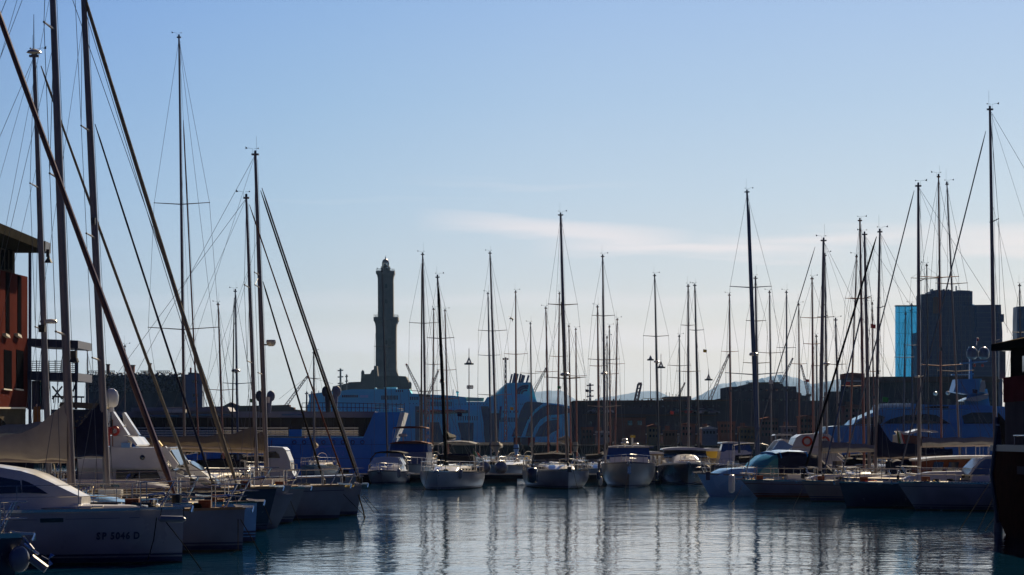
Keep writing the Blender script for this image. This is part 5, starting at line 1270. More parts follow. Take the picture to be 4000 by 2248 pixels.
# ---------------------------------------------------------------- right berth: bows pointing left
G_R = 'sailing boats on the right berth'
def right_sail(lb, d, bx, hd, L, fb, hm, rake, topb=None, w_=14, spr=(), furls=(), detail=2, cove=None, stripe='stripe', B=None, dm='deck', **rg):
    t = sail_thing(lb, d, bx, hd, L, G_R); h = Hull(L, B or L * .3, fb, fb - .1, rake=rake, full=2.5, stern=.3)
    sail_hull(t, h, hm, dm, stripe, detail=detail, cove=cove, cabm=rg.pop('cabm', None), cabin=rg.pop('cabin', True))
    if topb: rig(t, h, hd, topb[2], topb[0], topb[1], w_, spr, **rg)
    for a, b, r_, m_ in furls: furl(t, a, b, r_, m_)
    return t, h
t, h = right_sail('white raked bow sloop with pale dots along its rail and tallest right mast', 117, 3503, 181, 14, 1.26, 'gel', .85, ((3867, 430), (3889, 1850), 118.5), 16, [(868, None), (1335, None)], [(W(3851, 512, 118), W(3508, 1868, 118), .036, 'canvasg')], cove='stripe', kk=31, cover='canvask', cov=(.7, .35, 1.1), fore=False, boomlen=4.6, boomz=.9)
g = MB()
for k in range(44):
    u = .985 - k * .0098
    p = h.edge(u, 1, .012, -.03); g.box(p, (.05, .02, .03))
struct(g.build('rail_drain_glints', 'white', t, local=True), 'stuff'); RS = t
wires(t, [[W(3869, 440, 118.5), W(3915, 1050, 119), W(3935, 1300, 119)]], .008, 'aft_stay')
t, h = right_sail('navy blue hulled sloop with pale sail cover on its boom, middle of the right berth', 121.5, 3277, 182, 12.5, 1.18, 'navy', .35, ((3587, 729), (3591, 1850), 122), 15.5, [(1100, None), (1475, None)], [(W(3571, 745, 122), W(3284, 1872, 122), .034, 'canvasg')], stripe=None, kk=32, cover='canvasg', cov=(.34, .30, 0), fore=False, boomlen=4.8, boomz=1.25)
radar(t, W(3583, 1472, 121.6), .12)
t, h = right_sail('white sloop with dark furled forestay crossing the masts, bow left of the navy hull', 133, 3128, 183, 11, 1.05, 'gel2', .55, ((3437, 908), (3420, 1850), 133.5), 12.5, [(1205, None), (1480, None)], [(W(3424, 925, 133.5), W(3136, 1862, 133), .06, 'canvask')], cove='stripe', kk=33, cover='canvasn', cov=(.5, .3, 1.3), fore=False, boomlen=3.9, boomz=.8)
t, h = right_sail('low cream-white sloop with thick grey mast, leftmost bow of the right berth', 140, 2893, 182, 11, .98, 'gel', .9, ((3217, 942), (3203, 1840), 140.5), 15, [(1240, None), (1555, None)], [(W(3184, 965, 140.5), W(2905, 1872, 140), .03, 'canvasg'), (W(3366, 1222, 139), W(3215, 1860, 139), .045, 'mastblue')], cove='canvasbr', stripe='canvasbr', kk=34, cover='canvasg', fore=False, boomlen=4, boomz=1.0)
t, h = right_sail('white sloop hidden behind the navy hull, right mast of the grey pair', 146, 3240, 183, 11, 1.0, 'gelgrey', .6, ((3377, 918), (3397, 1840), 146.5), 14, [(1165, None)], [(W(3420, 960, 146), W(3300, 1500, 146), .01, 'mast')], kk=35, cover='canvasn', cov=(.7, .4, 1.0), fore=True, boomlen=4, boomz=.9)
# sprayhood with white frame and sunlit coachroof near the right edge
def right_details():
    d = 119
    t = thing('cabin_cruiser', 'white cabin cruiser with long sunlit roof edge behind the rightmost sloop', 'motor boat', (W(3720, HZ, 124).x, 126, 0), R(181), 'motor yachts')
    h = Hull(10, 3.3, 1.3, 1.2, rake=.8); h.hull().build('hull', 'gel', t, smooth=True, local=True); h.deck().build('deck', 'teak', t, local=True)
    pp(t, 'cabin', [(3600, 1870), (3598, 1800), (3880, 1795), (3890, 1870)], 124, .3, 2.6, 'canvasbr')
    pp(t, 'roof', [(3590, 1796), (3640, 1788), (3760, 1782), (3890, 1781), (3890, 1790), (3760, 1791), (3640, 1797), (3595, 1804)], 124, -.1, 3.4, 'gel')
    for x in (3640, 3700, 3770, 3830): pp(t, 'window', [(x, 1850), (x + 12, 1806), (x + 50, 1806), (x + 42, 1850)], 124, .25, .1, 'glass')
    t2 = RS
    pp(t2, 'spray_screen', [(3790, 1855), (3800, 1830), (3838, 1792), (3892, 1789), (3892, 1855)], 117, .2, 2.4, 'glassb')
    for y0 in (.05, 2.55):
        MB().tube([W(3784, 1858, 117 + y0), W(3830, 1800, 117 + y0), W(3850, 1788, 117 + y0), W(3895, 1786, 117 + y0)], .05, 6).build('spray_screen_frame', 'gel', t2)
    # foredeck of the rightmost sloop, curved and sunlit
    p0 = W(3770, HZ, 120); cb = coachroof(-2.2, 3.0, 1.15, .5, 0.05, .5); m_ = Matrix.Translation((p0.x, 120, 1.2)) @ Matrix.Rotation(R(181), 4, 'Z'); cb.v = [m_ @ v for v in cb.v]; cb.build('cabin_top', 'gel', RS, smooth=True)
    for x in (3763, 3792, 3855):
        p = W(x, 1861, 118.6); MB().lathe([(.07, -.08), (.09, 0), (.09, .06), (.02, .08)], p, 10).build('vent', 'black', RS)
    # mooring lines into the water
    for a, b in (((3870, 1880), (3740, 2095)), ((3905, 1890), (3815, 2095)), ((3930, 1960), (3840, 2090))):
        p, q_ = W(*a, 108), W(*b, 90); q_.z = -.05
        m_ = MB().tube([p, q_], .014, 5).build('mooring_rope', 'rope'); tag(m_, 'thin taut mooring rope running down into the water at the right', 'rope', 'mooring ropes at the right')
right_details()

# ---------------------------------------------------------------- white superyacht and domes
def superyacht():
    d = 270
    t = thing('superyacht', 'large blue-white motor yacht with dark curved windows and two satellite domes', 'motor yacht', (W(3640, HZ, d).x, d, 0), 0)
    def P(nm, poly, y0, dep, m): return pp(t, nm, poly, d, y0, dep, m)
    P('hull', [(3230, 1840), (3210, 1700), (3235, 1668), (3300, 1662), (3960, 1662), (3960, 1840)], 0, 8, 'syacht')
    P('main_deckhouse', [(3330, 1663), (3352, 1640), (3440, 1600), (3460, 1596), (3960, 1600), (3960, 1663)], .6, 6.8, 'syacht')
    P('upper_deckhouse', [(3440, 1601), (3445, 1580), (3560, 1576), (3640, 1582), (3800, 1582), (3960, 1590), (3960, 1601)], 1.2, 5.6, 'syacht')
    P('side_window', [(3342, 1658), (3364, 1640), (3440, 1622), (3460, 1630), (3445, 1658)], .5, .15, 'glass')
    P('side_window', [(3452, 1656), (3480, 1638), (3540, 1622), (3620, 1618), (3660, 1622), (3690, 1640), (3716, 1656)], .5, .15, 'glass')
    P('window_brow', [(3530, 1648), (3560, 1642), (3620, 1641), (3660, 1648), (3660, 1652), (3530, 1652)], .35, .25, 'canvas')
    P('side_window', [(3770, 1656), (3762, 1625), (3800, 1612), (3880, 1612), (3880, 1656)], .5, .15, 'glass')
    P('upper_window', [(3610, 1594), (3650, 1585), (3712, 1587), (3712, 1596)], 1.1, .15, 'glass')
    P('windbreak', [(3441, 1594), (3441, 1577), (3562, 1575), (3562, 1590)], .9, .1, 'syglass')
    for k in range(9): MB().bar(W(3441 + k * 15, 1596, d + .8), W(3441 + k * 15, 1574, d + .8), .04).build('stanchion', 'steel', t)
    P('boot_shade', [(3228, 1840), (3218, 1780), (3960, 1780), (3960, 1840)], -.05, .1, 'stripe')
    for y, x0, x1 in ((1663, 3250, 3450), (1600, 3460, 3780)): MB().tube([W(x0, y, d - .05), W(x1, y, d - .05)], .035, 5).build('rail', 'steel', t)
    for k in range(5): MB().tube([W(3735 + k * 8, 1588 - k * 1.5, d + 2), W(3735 + k * 8, 1570, d + 2)], .03, 4).build('antenna', 'steel', t)
    # mast with radar beams and domes
    MB().loft([[W(x, y, d + yy) for x, y, yy in ((3760, 1590, 2), (3868, 1590, 2), (3868, 1590, 6), (3760, 1590, 6))], [W(x, y, d + yy) for x, y, yy in ((3790, 1520, 3), (3856, 1520, 3), (3856, 1520, 5), (3790, 1520, 5))]]).build('mast_house', 'syacht', t)
    P('mast_wing', [(3740, 1530), (3755, 1480), (3850, 1478), (3868, 1535), (3800, 1540)], 2.4, 3, 'syacht')
    P('funnel', [(3838, 1530), (3846, 1488), (3858, 1486), (3862, 1510), (3856, 1530)], 1.6, .6, 'gel2')
    P('lower_wing', [(3770, 1566), (3800, 1552), (3872, 1538), (3868, 1556), (3830, 1568)], 1.4, 4, 'gel2')
    P('mast_pole', [(3809, 1500), (3811, 1400), (3808, 1350), (3818, 1350), (3818, 1400), (3822, 1500)], 3.4, .5, 'syacht')
    P('spreader_wing', [(3775, 1420), (3775, 1414), (3880, 1406), (3880, 1411)], 3.3, .8, 'syacht')
    P('spreader_wing', [(3740, 1464), (3740, 1459), (3800, 1459), (3826, 1455), (3826, 1460)], 3.3, .8, 'syacht')
    q = PX(d)
    for x in (3797, 3843):
        p = W(x, 1382, d + 3.6); g = MB(); g.lathe([(13 * q, -22 * q), (21 * q, -14 * q), (22.5 * q, 0), (21 * q, 12 * q), (15 * q, 21 * q), (6 * q, 26 * q), (.01, 27 * q)], p, 20); g.build('satellite_dome', 'gelgrey', t, smooth=True)
    for x, y in ((3819, 1327), (3806, 1428), (3838, 1428)): MB().ball(W(x, y, d + 3.6), (.15, .15, .17), 8, 6).build('signal_lamp', 'red', t)
    MB().tube([W(3813, 1350, d + 3.6), W(3815, 1318, d + 3.6)], .06, 6).build('topmast', 'steel', t)
    for x, y in ((3654, 1538), (3703, 1536)): MB().ball(W(x, y, d + 3), (.24, .22, .2), 12, 8).build('searchlight', 'gel', t, smooth=True)
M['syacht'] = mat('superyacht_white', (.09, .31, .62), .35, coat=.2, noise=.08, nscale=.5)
M['syglass'] = mat('frosted_windbreak', (.5, .6, .75), .3, trans=.4)
superyacht()

# ---------------------------------------------------------------- motor boats of the middle row
def boat_bow_on(lb, d, cx, hd, L, B, fb, hm, group='motor boats on the pontoon', rake=.9):
    rz = R(hd); b = W(cx, HZ, d); c = (b.x - math.cos(rz) * L / 2, d - math.sin(rz) * L / 2, 0)
    t = thing('motor_boat', lb, 'motor boat', c, rz, group); h = Hull(L, B, fb, fb - .3, rake=rake, tr=.92, full=2.9, flare=.5)
    h.hull().build('hull', hm, t, smooth=True, local=True); h.deck().build('deck', 'gel', t, local=True)
    h.band(-.07, .03, .04, True).build('rubbing_strake', 'stripe' if hm != 'navy' else 'gel', t, local=True)
    h.band(.03, .14).build('waterline_stripe', 'stripe', t, local=True)
    guardrail(t, h, u0=.45, n=7, hgt=.5, lines=(.5,)); pulpit(t, h, .5)
    return t, h
def ring(t, x, z, w, r, hgt=1): pass
def cabin_front(t, nm, m, xf, xb, w_f, w_b, z0, z1, crown=.08, top_in=.9, slope=.6):
    """cabin or hardtop seen from ahead: front at local x = xf, sloping aft by slope"""
    g = MB(); rings = []
    for x, ww in ((xf, w_f), (xf - (xf - xb) * .33, (w_f + w_b) / 2), (xb, w_b)):
        sl = slope if x == xf else (slope * .3 if x != xb else 0)
        rings.append([(x, -ww, z0), (x - sl * .5, -ww * (1 + top_in) / 2 - 0, (z0 + z1) / 2), (x - sl, -ww * top_in, z1), (x - sl, -ww * .5, z1 + crown * .8), (x - sl, 0, z1 + crown), (x - sl, ww * .5, z1 + crown * .8), (x - sl, ww * top_in, z1), (x - sl * .5, ww * (1 + top_in) / 2, (z0 + z1) / 2), (x, ww, z0)])
    return g.loft(rings).build(nm, m, t, smooth=True, local=True)
# hardtop cruiser with violet-blue screen, centre right
t, h = boat_bow_on('grey motor yacht with big blue-violet windscreen seen bow on, right of centre', 170, 2458, -92, 11, 3.55, 1.62, 'gelgrey')
cabin_front(t, 'cabin', 'gel', 2.6, -3.5, 1.25, 1.45, 1.4, 1.88, .05, .97, .5)
cabin_front(t, 'windscreen', 'glassb', 1.6, -1.2, 1.42, 1.42, 1.75, 2.5, .03, .93, .75)
cabin_front(t, 'hardtop', 'gel2', .95, -3.4, 1.36, 1.36, 2.52, 2.6, .05, .98, .1)
MB().box((5.2, 0, 1.1), (.25, .22, .5)).build('anchor', 'steel', t, local=True)
pl = t
for x, y0, y1 in ((2440, 1748, 1715), (2470, 1748, 1700), (2412, 1750, 1738)):
    a = W(x, y0, 173); MB().tube([a, W(x, y1, 173)], .06, 6).build('antenna_mast', 'gel', t)
radar(t, W(2441, 1718, 173), .2); radar(t, W(2441, 1732, 172.8), .26); radar(t, W(2484, 1736, 173), .2)
MB().box(W(2472, 1706, 173), (.32, .2, .16)).build('loudhailer', 'yellow', t)
MB().box(W(2536, 1748, 176), (.55, 1, .16)).build('blue_cover', 'mastblue', t)
# dark hulled cruiser with white hardtop
t, h = boat_bow_on('dark hulled motor yacht with white hardtop and glossy white foredeck bulge', 178, 2690, -91, 12, 3.6, 1.5, 'navy')
cabin_front(t, 'cabin', 'gel', 3.6, -3, .95, 1.45, 1.3, 1.82, .22, .8, 1.2)
cabin_front(t, 'windscreen', 'glass', 1.5, -1.5, 1.5, 1.5, 1.78, 2.28, .04, .95, .7)
cabin_front(t, 'hardtop', 'gel', 1.0, -3.6, 1.56, 1.56, 2.32, 2.42, .1, .97, .1)
for x in (2625, 2735): MB().tube([W(x, 1786, 176), W(x - 18, 1778, 176), W(x - 38, 1776, 176)], .02, 4).build('wiper', 'steel', t)
MB().box((4.2, 0, 1.62), (.3, 1.1, .05)).build('foredeck_cushion', 'canvasbr', t, local=True)
# small wheelhouse boats further back
t, h = boat_bow_on('white wheelhouse boat with striped cabin behind the blue canopy cruiser', 195, 2890, -90, 8, 2.9, 1.2, 'gel')
cabin_front(t, 'cabin', 'gel', 1.8, -2, 1.35, 1.35, 1.1, 2.2, .1, .85, .9)
cabin_front(t, 'windscreen', 'glassb', 1.0, -.8, 1.18, 1.18, 2.12, 2.72, .03, .85, .35)
cabin_front(t, 'roof', 'gel', .8, -2, 1.1, 1.2, 2.74, 2.82, .05, .97, .05)
t, h = boat_bow_on('boat with yellow cockpit canvas between white hardtop and wheelhouse boat', 200, 2797, -88, 7, 2.4, 1.1, 'gel2')
cabin_front(t, 'canopy', 'yellow', .8, -1.6, .7, .7, 1.6, 2.1, .05, .9, .2); cabin_front(t, 'roof', 'gel', 1.0, -2, 1.0, 1.1, 2.14, 2.26, .12, .9, .1); cabin_front(t, 'cabin', 'canvas', 1.0, -2, 1.0, 1.0, 1.0, 1.62, .02, .95, .3)
t, h = boat_bow_on('boat with white arched roof and striped curtains between the two big cruisers', 186, 2562, -90, 7.5, 2.3, 1.15, 'gel2')
cabin_front(t, 'cabin', 'canvas', 1, -2, .85, .9, 1.0, 2.0, .02, .96, .2); cabin_front(t, 'roof', 'gel', 1.1, -2.1, .95, .95, 2.02, 2.1, .08, .95, .1)
for y in (-.5, -.2, .1, .4): MB().box((.9, y, 1.5), (.06, .16, .8)).build('curtain', 'gel', t, local=True)
# cruiser with flybridge behind the pontoon, left of centre
t, h = boat_bow_on('flybridge cruiser with brown bimini and blue enclosure left of the white bow', 192, 1578, -93, 9.5, 3.3, 1.3, 'gelgrey')
cabin_front(t, 'cabin', 'gelgrey', 2, -3, 1.4, 1.45, 1.2, 2.1, .02, .97, .4)
cabin_front(t, 'flybridge_enclosure', 'glassb', 1, -2.5, 1.42, 1.42, 2.12, 2.72, .02, .95, .25)
cabin_front(t, 'bimini', 'canvasbr', .9, -2.6, 1.45, 1.45, 2.72, 2.78, .16, .96, .05)
for s in (-1, 1):
    MB().tube([(.2, s * 1.3, 2.75), (.1, s * 1.2, 3.9)], .03, 6).build('bimini_frame', 'steel', t, local=True)
    MB().tube([(-2.2, s * 1.3, 2.75), (-2.3, s * 1.2, 3.9)], .03, 6).build('bimini_frame', 'steel', t, local=True)
cabin_front(t, 'upper_bimini', 'canvasbr', .4, -2.5, 1.28, 1.28, 3.86, 3.94, .08, .9, .05)
MB().tube([(.3, -.45, 2.9), (.3, -.5, 3.3)], .05, 6).build('radar_post', 'gel', t, local=True); radar(t, WM[t.name] @ Vector((.3, -.5, 3.36)), .32)
t, h = boat_bow_on('open motorboat with dark bimini arch and clear windscreen on the left of the pontoon', 182, 1488, -95, 8, 2.8, .95, 'gelgrey')
cabin_front(t, 'cabin', 'gel', 2.4, -1, 1.15, 1.2, .85, 1.3, .1, .8, .9)
cabin_front(t, 'windscreen', 'syglass', 1.4, -.5, 1.2, 1.2, 1.3, 1.78, .05, .75, .5)
MB().tube([(.3, -1.3, .95), (.1, -1.25, 1.7), (-.1, -.9, 2.1), (-.2, 0, 2.22), (-.1, .9, 2.1), (.1, 1.25, 1.7), (.3, 1.3, .95)], .05, 8).build('arch', 'mastd', t, local=True)
cabin_front(t, 'bimini', 'canvask', .1, -2.6, 1.1, 1.1, 2.08, 2.14, .1, .85, .05)
# grey round things on the pontoon
for x, s_ in ((1890, 1), (1957, -1)):
    p = W(x, 1829, 186); t = thing('covered_dinghy', 'round grey covered dinghy standing %s on the pontoon' % ('left of its twin' if s_ > 0 else 'right of its twin'), 'dinghy', (p.x, 187.6, .64), 0, 'covered dinghies on the pontoon')
    c = Vector((p.x, 187.8, .64 + .42)); MB().ball(c, (.47, .55, .42), 16, 10).build('cover', 'gelgrey', t, smooth=True)
    MB().torus(c + Vector((0, -.2, 0)), .4, .05, 'y').build('rope_edge', 'canvasg', t)
for k, (x, lb, m) in enumerate(((1850, 'small round light fitting beside the covered dinghies', 'gelgrey'),)):
    p = W(x, 1828, 186); t = thing('cable_reel', 'small tan cable reel on the pontoon left of the covered dinghies', 'cable reel', (p.x, 187.4, .62)); MB().torus((p.x, 187.5, .62 + .28), .22, .07, 'y').build('coil', 'canvas', t); MB().box((p.x, 187.5, .75), (.1, .3, .25)).build('stand', 'steel', t)
# blue canopy cruiser
def canopy_cruiser():
    d = 144; rz = R(200); L = 9
    b = W(2722, HZ, d); c = (b.x - math.cos(rz) * L / 2, d - math.sin(rz) * L / 2, 0)
    t = thing('cabin_cruiser', 'pale blue cabin cruiser with navy cockpit canopy and bright blue top edge', 'motor boat', c, rz, 'motor boats on the pontoon')
    h = Hull(L, 3.1, 1.28, 1.0, rake=.75, tr=.9, full=2.6, flare=.35)
    h.hull().build('hull', 'gelblue', t, smooth=True, local=True); h.deck().build('deck', 'gel', t, local=True)
    h.band(-.07, .02, .03, True).build('rubbing_strake', 'gelgrey', t, local=True)
    pulpit(t, h, .6); guardrail(t, h, u0=.5, n=5, hgt=.55, lines=(.55,))
    coachroof(-.2, 3.6, 1.25, .75, 1.05, .55, n=10, z1=1.1).build('cabin', 'gelblue', t, smooth=True, local=True)
    # windscreen and canopy hoops
    R_ = []
    for x, z, ww in ((1.35, 1.5, 1.2), (1.0, 1.85, 1.22), (.55, 2.2, 1.22), (.2, 2.32, 1.2)):
        R_.append([(x, -ww, 1.12), (x, -ww, z - .25), (x, -ww * .85, z - .04), (x, 0, z + .05), (x, ww * .85, z - .04), (x, ww, z - .25), (x, ww, 1.12)])
    MB().loft(R_).build('windscreen', 'teal', t, smooth=True, local=True)
    R_ = []
    for x, z, ww in ((.22, 2.34, 1.23), (-.4, 2.42, 1.25), (-1.5, 2.38, 1.3), (-2.2, 2.25, 1.32), (-2.7, 1.8, 1.34), (-3.3, 1.25, 1.34), (-3.6, 1.02, 1.34)):
        R_.append([(x, -ww, .98), (x, -ww, max(.99, z - .25)), (x, -ww * .85, max(1.0, z - .05)), (x, 0, z + .03), (x, ww * .85, max(1.0, z - .05)), (x, ww, max(.99, z - .25)), (x, ww, .98)])
    MB().loft(R_).build('cockpit_canopy', 'canvasn', t, smooth=True, local=True)
    for x, z, ww in ((.05, 2.38, 1.27), (-1.5, 2.41, 1.34)):
        MB().tube([(x, -ww, z - .3), (x, -ww * .87, z - .03), (x, 0, z + .06), (x, ww * .87, z - .03), (x, ww, z - .3)], .035, 6).build('canopy_trim', 'canvasb', t, local=True)
    R_ = []
    for x, z, ww in ((.3, 2.34, 1.2), (-.4, 2.45, 1.22), (-1.4, 2.42, 1.27)):
        R_.append([(x, -ww * .88, z - .02), (x, -ww * .5, z + .05), (x, 0, z + .07), (x, ww * .5, z + .05), (x, ww * .88, z - .02), (x, 0, z - .05)])
    MB().loft(R_).build('canopy_roof', 'canvasb', t, smooth=True, local=True)
    MB().box((-3.7, .5, 1.5), (.3, .5, .8)).build('seat_back', 'canvas', t, local=True)
    a = W(2888, 1770, d + 1); MB().tube([a, W(2886, 1690, d + 1)], [.07, .03], 6).build('antenna_mast', 'mastd', t)
    MB().box(W(2765, 1860, d - 1.2), (.22, .15, .45)).build('fender_basket', 'stripe', t)
M['teal'] = mat('teal_windscreen', (.05, .3, .35), .15, trans=.3)
canopy_cruiser()
fender(2858, 1890, 141, 'white fender between the blue canopy cruiser and the low sloop', 'gel', .17, 1.0)
# flybridge yacht with lifebuoys
def buoy_yacht():
    d = 158
    t = thing('motor_yacht', 'bulky white motor yacht with two orange lifebuoys on its flybridge, right of centre', 'motor yacht', (W(3180, HZ, d).x, d + 2, 0), 0, 'motor yachts')
    h = Hull(7, 3.4, 1.4, 1.3, rake=.6); WM[t.name] = Matrix.Translation(t.location)
    h.hull().build('hull', 'gel', t, smooth=True, local=True); h.deck().build('deck', 'gel', t, local=True)
    def P(nm, poly, y0, dep, m): return pp(t, nm, poly, d, y0, dep, m)
    P('cabin', [(3005, 1880), (3005, 1790), (3015, 1762), (3050, 1760), (3290, 1758), (3300, 1880)], .3, 3, 'gel')
    P('flybridge_wing', [(3008, 1800), (3012, 1765), (3045, 1722), (3062, 1722), (3100, 1745), (3060, 1772), (3035, 1800)], .1, .25, 'gelblue')
    P('flybridge_wing', [(3008, 1800), (3012, 1765), (3045, 1722), (3062, 1722), (3100, 1745), (3060, 1772), (3035, 1800)], 3.2, .25, 'gel')
    P('flybridge', [(3096, 1760), (3100, 1735), (3112, 1710), (3132, 1698), (3200, 1694), (3240, 1697), (3258, 1712), (3262, 1745), (3290, 1758)], .2, 3.1, 'gel')
    P('flybridge_rail', [(3100, 1746), (3262, 1744), (3262, 1748), (3100, 1750)], .12, .06, 'gel2')
    P('overhang', [(3055, 1775), (3080, 1762), (3290, 1757), (3292, 1768), (3120, 1772)], .0, 3.4, 'gel')
    for x in (3153, 3221):
        MB().torus(W(x, 1725, d + .1), .25, .065, 'y').build('lifebuoy', 'orange', t, smooth=True)
    for x in (3149, 3224): MB().lathe([(.12, 0), (.12, .02)], W(x, 1792, d + .28), 12).build('vent', 'glass', t)
    P('cabin_window', [(3120, 1822), (3120, 1790), (3140, 1788), (3140, 1822)], .27, .08, 'canvasg')
    P('number_board', [(3016, 1808), (3018, 1796), (3042, 1796), (3040, 1808)], .08, .04, 'stripe')
    for k in range(4):
        a = W(3262 + k * 8, 1760 + k * 22, d - .2); MB().tube([a, a + Vector((.5, 0, -.42))], .03, 5).build('ladder_rail', 'steel', t)
    MB().tube([W(3012, 1752, d + .2), W(3045, 1775, d + .2)], .015, 4).build('wire', 'steel', t)
    t = thing('motor_boat', 'cabin boat with pale hardtop just left of the lifebuoy yacht', 'motor boat', (W(3070, HZ, 190).x, 192, 0), 0, 'motor boats on the pontoon')
    h = Hull(6, 2.4, 1.1, 1.0); h.hull().build('hull', 'gel', t, smooth=True, local=True); h.deck().build('deck', 'gel', t, local=True)
    pp(t, 'hardtop', [(3024, 1702), (3030, 1697), (3090, 1696), (3098, 1702)], 190, 0, 2.2, 'gel'); pp(t, 'cabin', [(3030, 1800), (3034, 1722), (3060, 1716), (3105, 1722), (3110, 1800)], 190, .2, 1.9, 'gel')
    for x in (3030, 3092): MB().bar(W(x, 1720, 190.3), W(x, 1701, 190.3), .04).build('hardtop_post', 'steel', t)
buoy_yacht()
# low launch with a blue cover and an italian ensign
def ensign(x, y, d, lb, w_=34, h_=55):
    t = thing('ensign', lb, 'flag', tuple(W(x, y, d)), 0)
    MB().tube([W(x - 2, y - h_ - 8, d), W(x + 8, y + 12, d)], .03, 6).build('staff', 'wood', t)
    for k, m in enumerate(('green', 'white', 'red')):
        g = MB(); top = [W(x - 4 - k * -1 + k * 8, y - h_ + 3 * k, d + .05 * (k % 2)), W(x + 4 + k * 8, y - h_ + 8 + 3 * k, d - .05)]
        bot = [W(x + 4 + k * 10 + 9, y - 6 + 3 * k, d - .03), W(x - 4 + k * 10 + 5, y - 8 + 3 * k, d + .06)]
        g.slab([top[0], top[1], bot[0], bot[1]], .01); g.build('stripe', m, t)
ensign(3506, 1738, 150, 'green white and red ensign hanging limp from a staff among the right masts')
t = thing('motor_launch', 'open launch with brown side and pale roof between the ensign and the right masts', 'motor boat', (W(3560, HZ, 150).x, 152, 0), 0, 'motor yachts')
h = Hull(8, 2.8, 1.2, 1.1); h.hull().build('hull', 'gel', t, smooth=True, local=True); h.deck().build('deck', 'teak', t, local=True)
pp(t, 'cabin', [(3510, 1850), (3512, 1700), (3525, 1698), (3665, 1712), (3670, 1850)], 150, .2, 2.3, 'wood')
pp(t, 'roof', [(3518, 1684), (3545, 1692), (3600, 1676), (3660, 1684), (3664, 1690), (3600, 1684), (3550, 1700), (3528, 1698)], 150, 0, 2.6, 'gel')
pp(t, 'side_deck', [(3490, 1746), (3490, 1740), (3570, 1742), (3670, 1750), (3670, 1756)], 150, -.1, 2.8, 'gel')

# ---------------------------------------------------------------- buildings at both edges
M['terra'] = mat('terracotta_render', (.085, .025, .021), 1, spec=0, noise=.2, nscale=.8, bumpy=.2, bscale=8)
M['stonebase'] = mat('stone_base', (.09, .075, .055), 1, spec=0, noise=.25, nscale=1)
M['roofg'] = mat('grey_roof', (.03, .028, .024), 1, spec=0, noise=.2, nscale=1)
M['sill'] = mat('pale_sill', (.6, .55, .45), .6)
M['steelb'] = mat('blue_grey_steel', (.035, .05, .11), .6, noise=.2)
M['doorglass'] = mat('teal_door_glass', (.1, .5, .55), .2, trans=.7)
M['redw'] = mat('dark_red_wall', (.10, .016, .022), 1, spec=0, noise=.25, nscale=1)
M['greyw'] = mat('dark_grey_wall', (.075, .062, .07), 1, spec=0, noise=.2, nscale=1)
M['blackw'] = mat('tarred_wall', (.009, .008, .008), 1, spec=0, noise=.3, nscale=1)
def side_poly(t, name, poly, X0, th, m, k=1):
    """outline in photo pixels standing on the plane x = X0, th metres thick away from the view side"""
    g = MB(); pts = []
    for x, y in poly:
        d = X0 / ((x - 2000) / F); pts.append((d, H + (HZ - y) / F * d))
    n = len(pts); o = [Vector((X0, a, z)) for a, z in pts] + [Vector((X0 + th, a, z)) for a, z in pts]
    f = [tuple(range(n)), tuple(range(n, 2 * n))[::-1]] + [(i, i + n, (i + 1) % n + n, (i + 1) % n) for i in range(n)]
    return g.add(o, f).build(name, m, t)
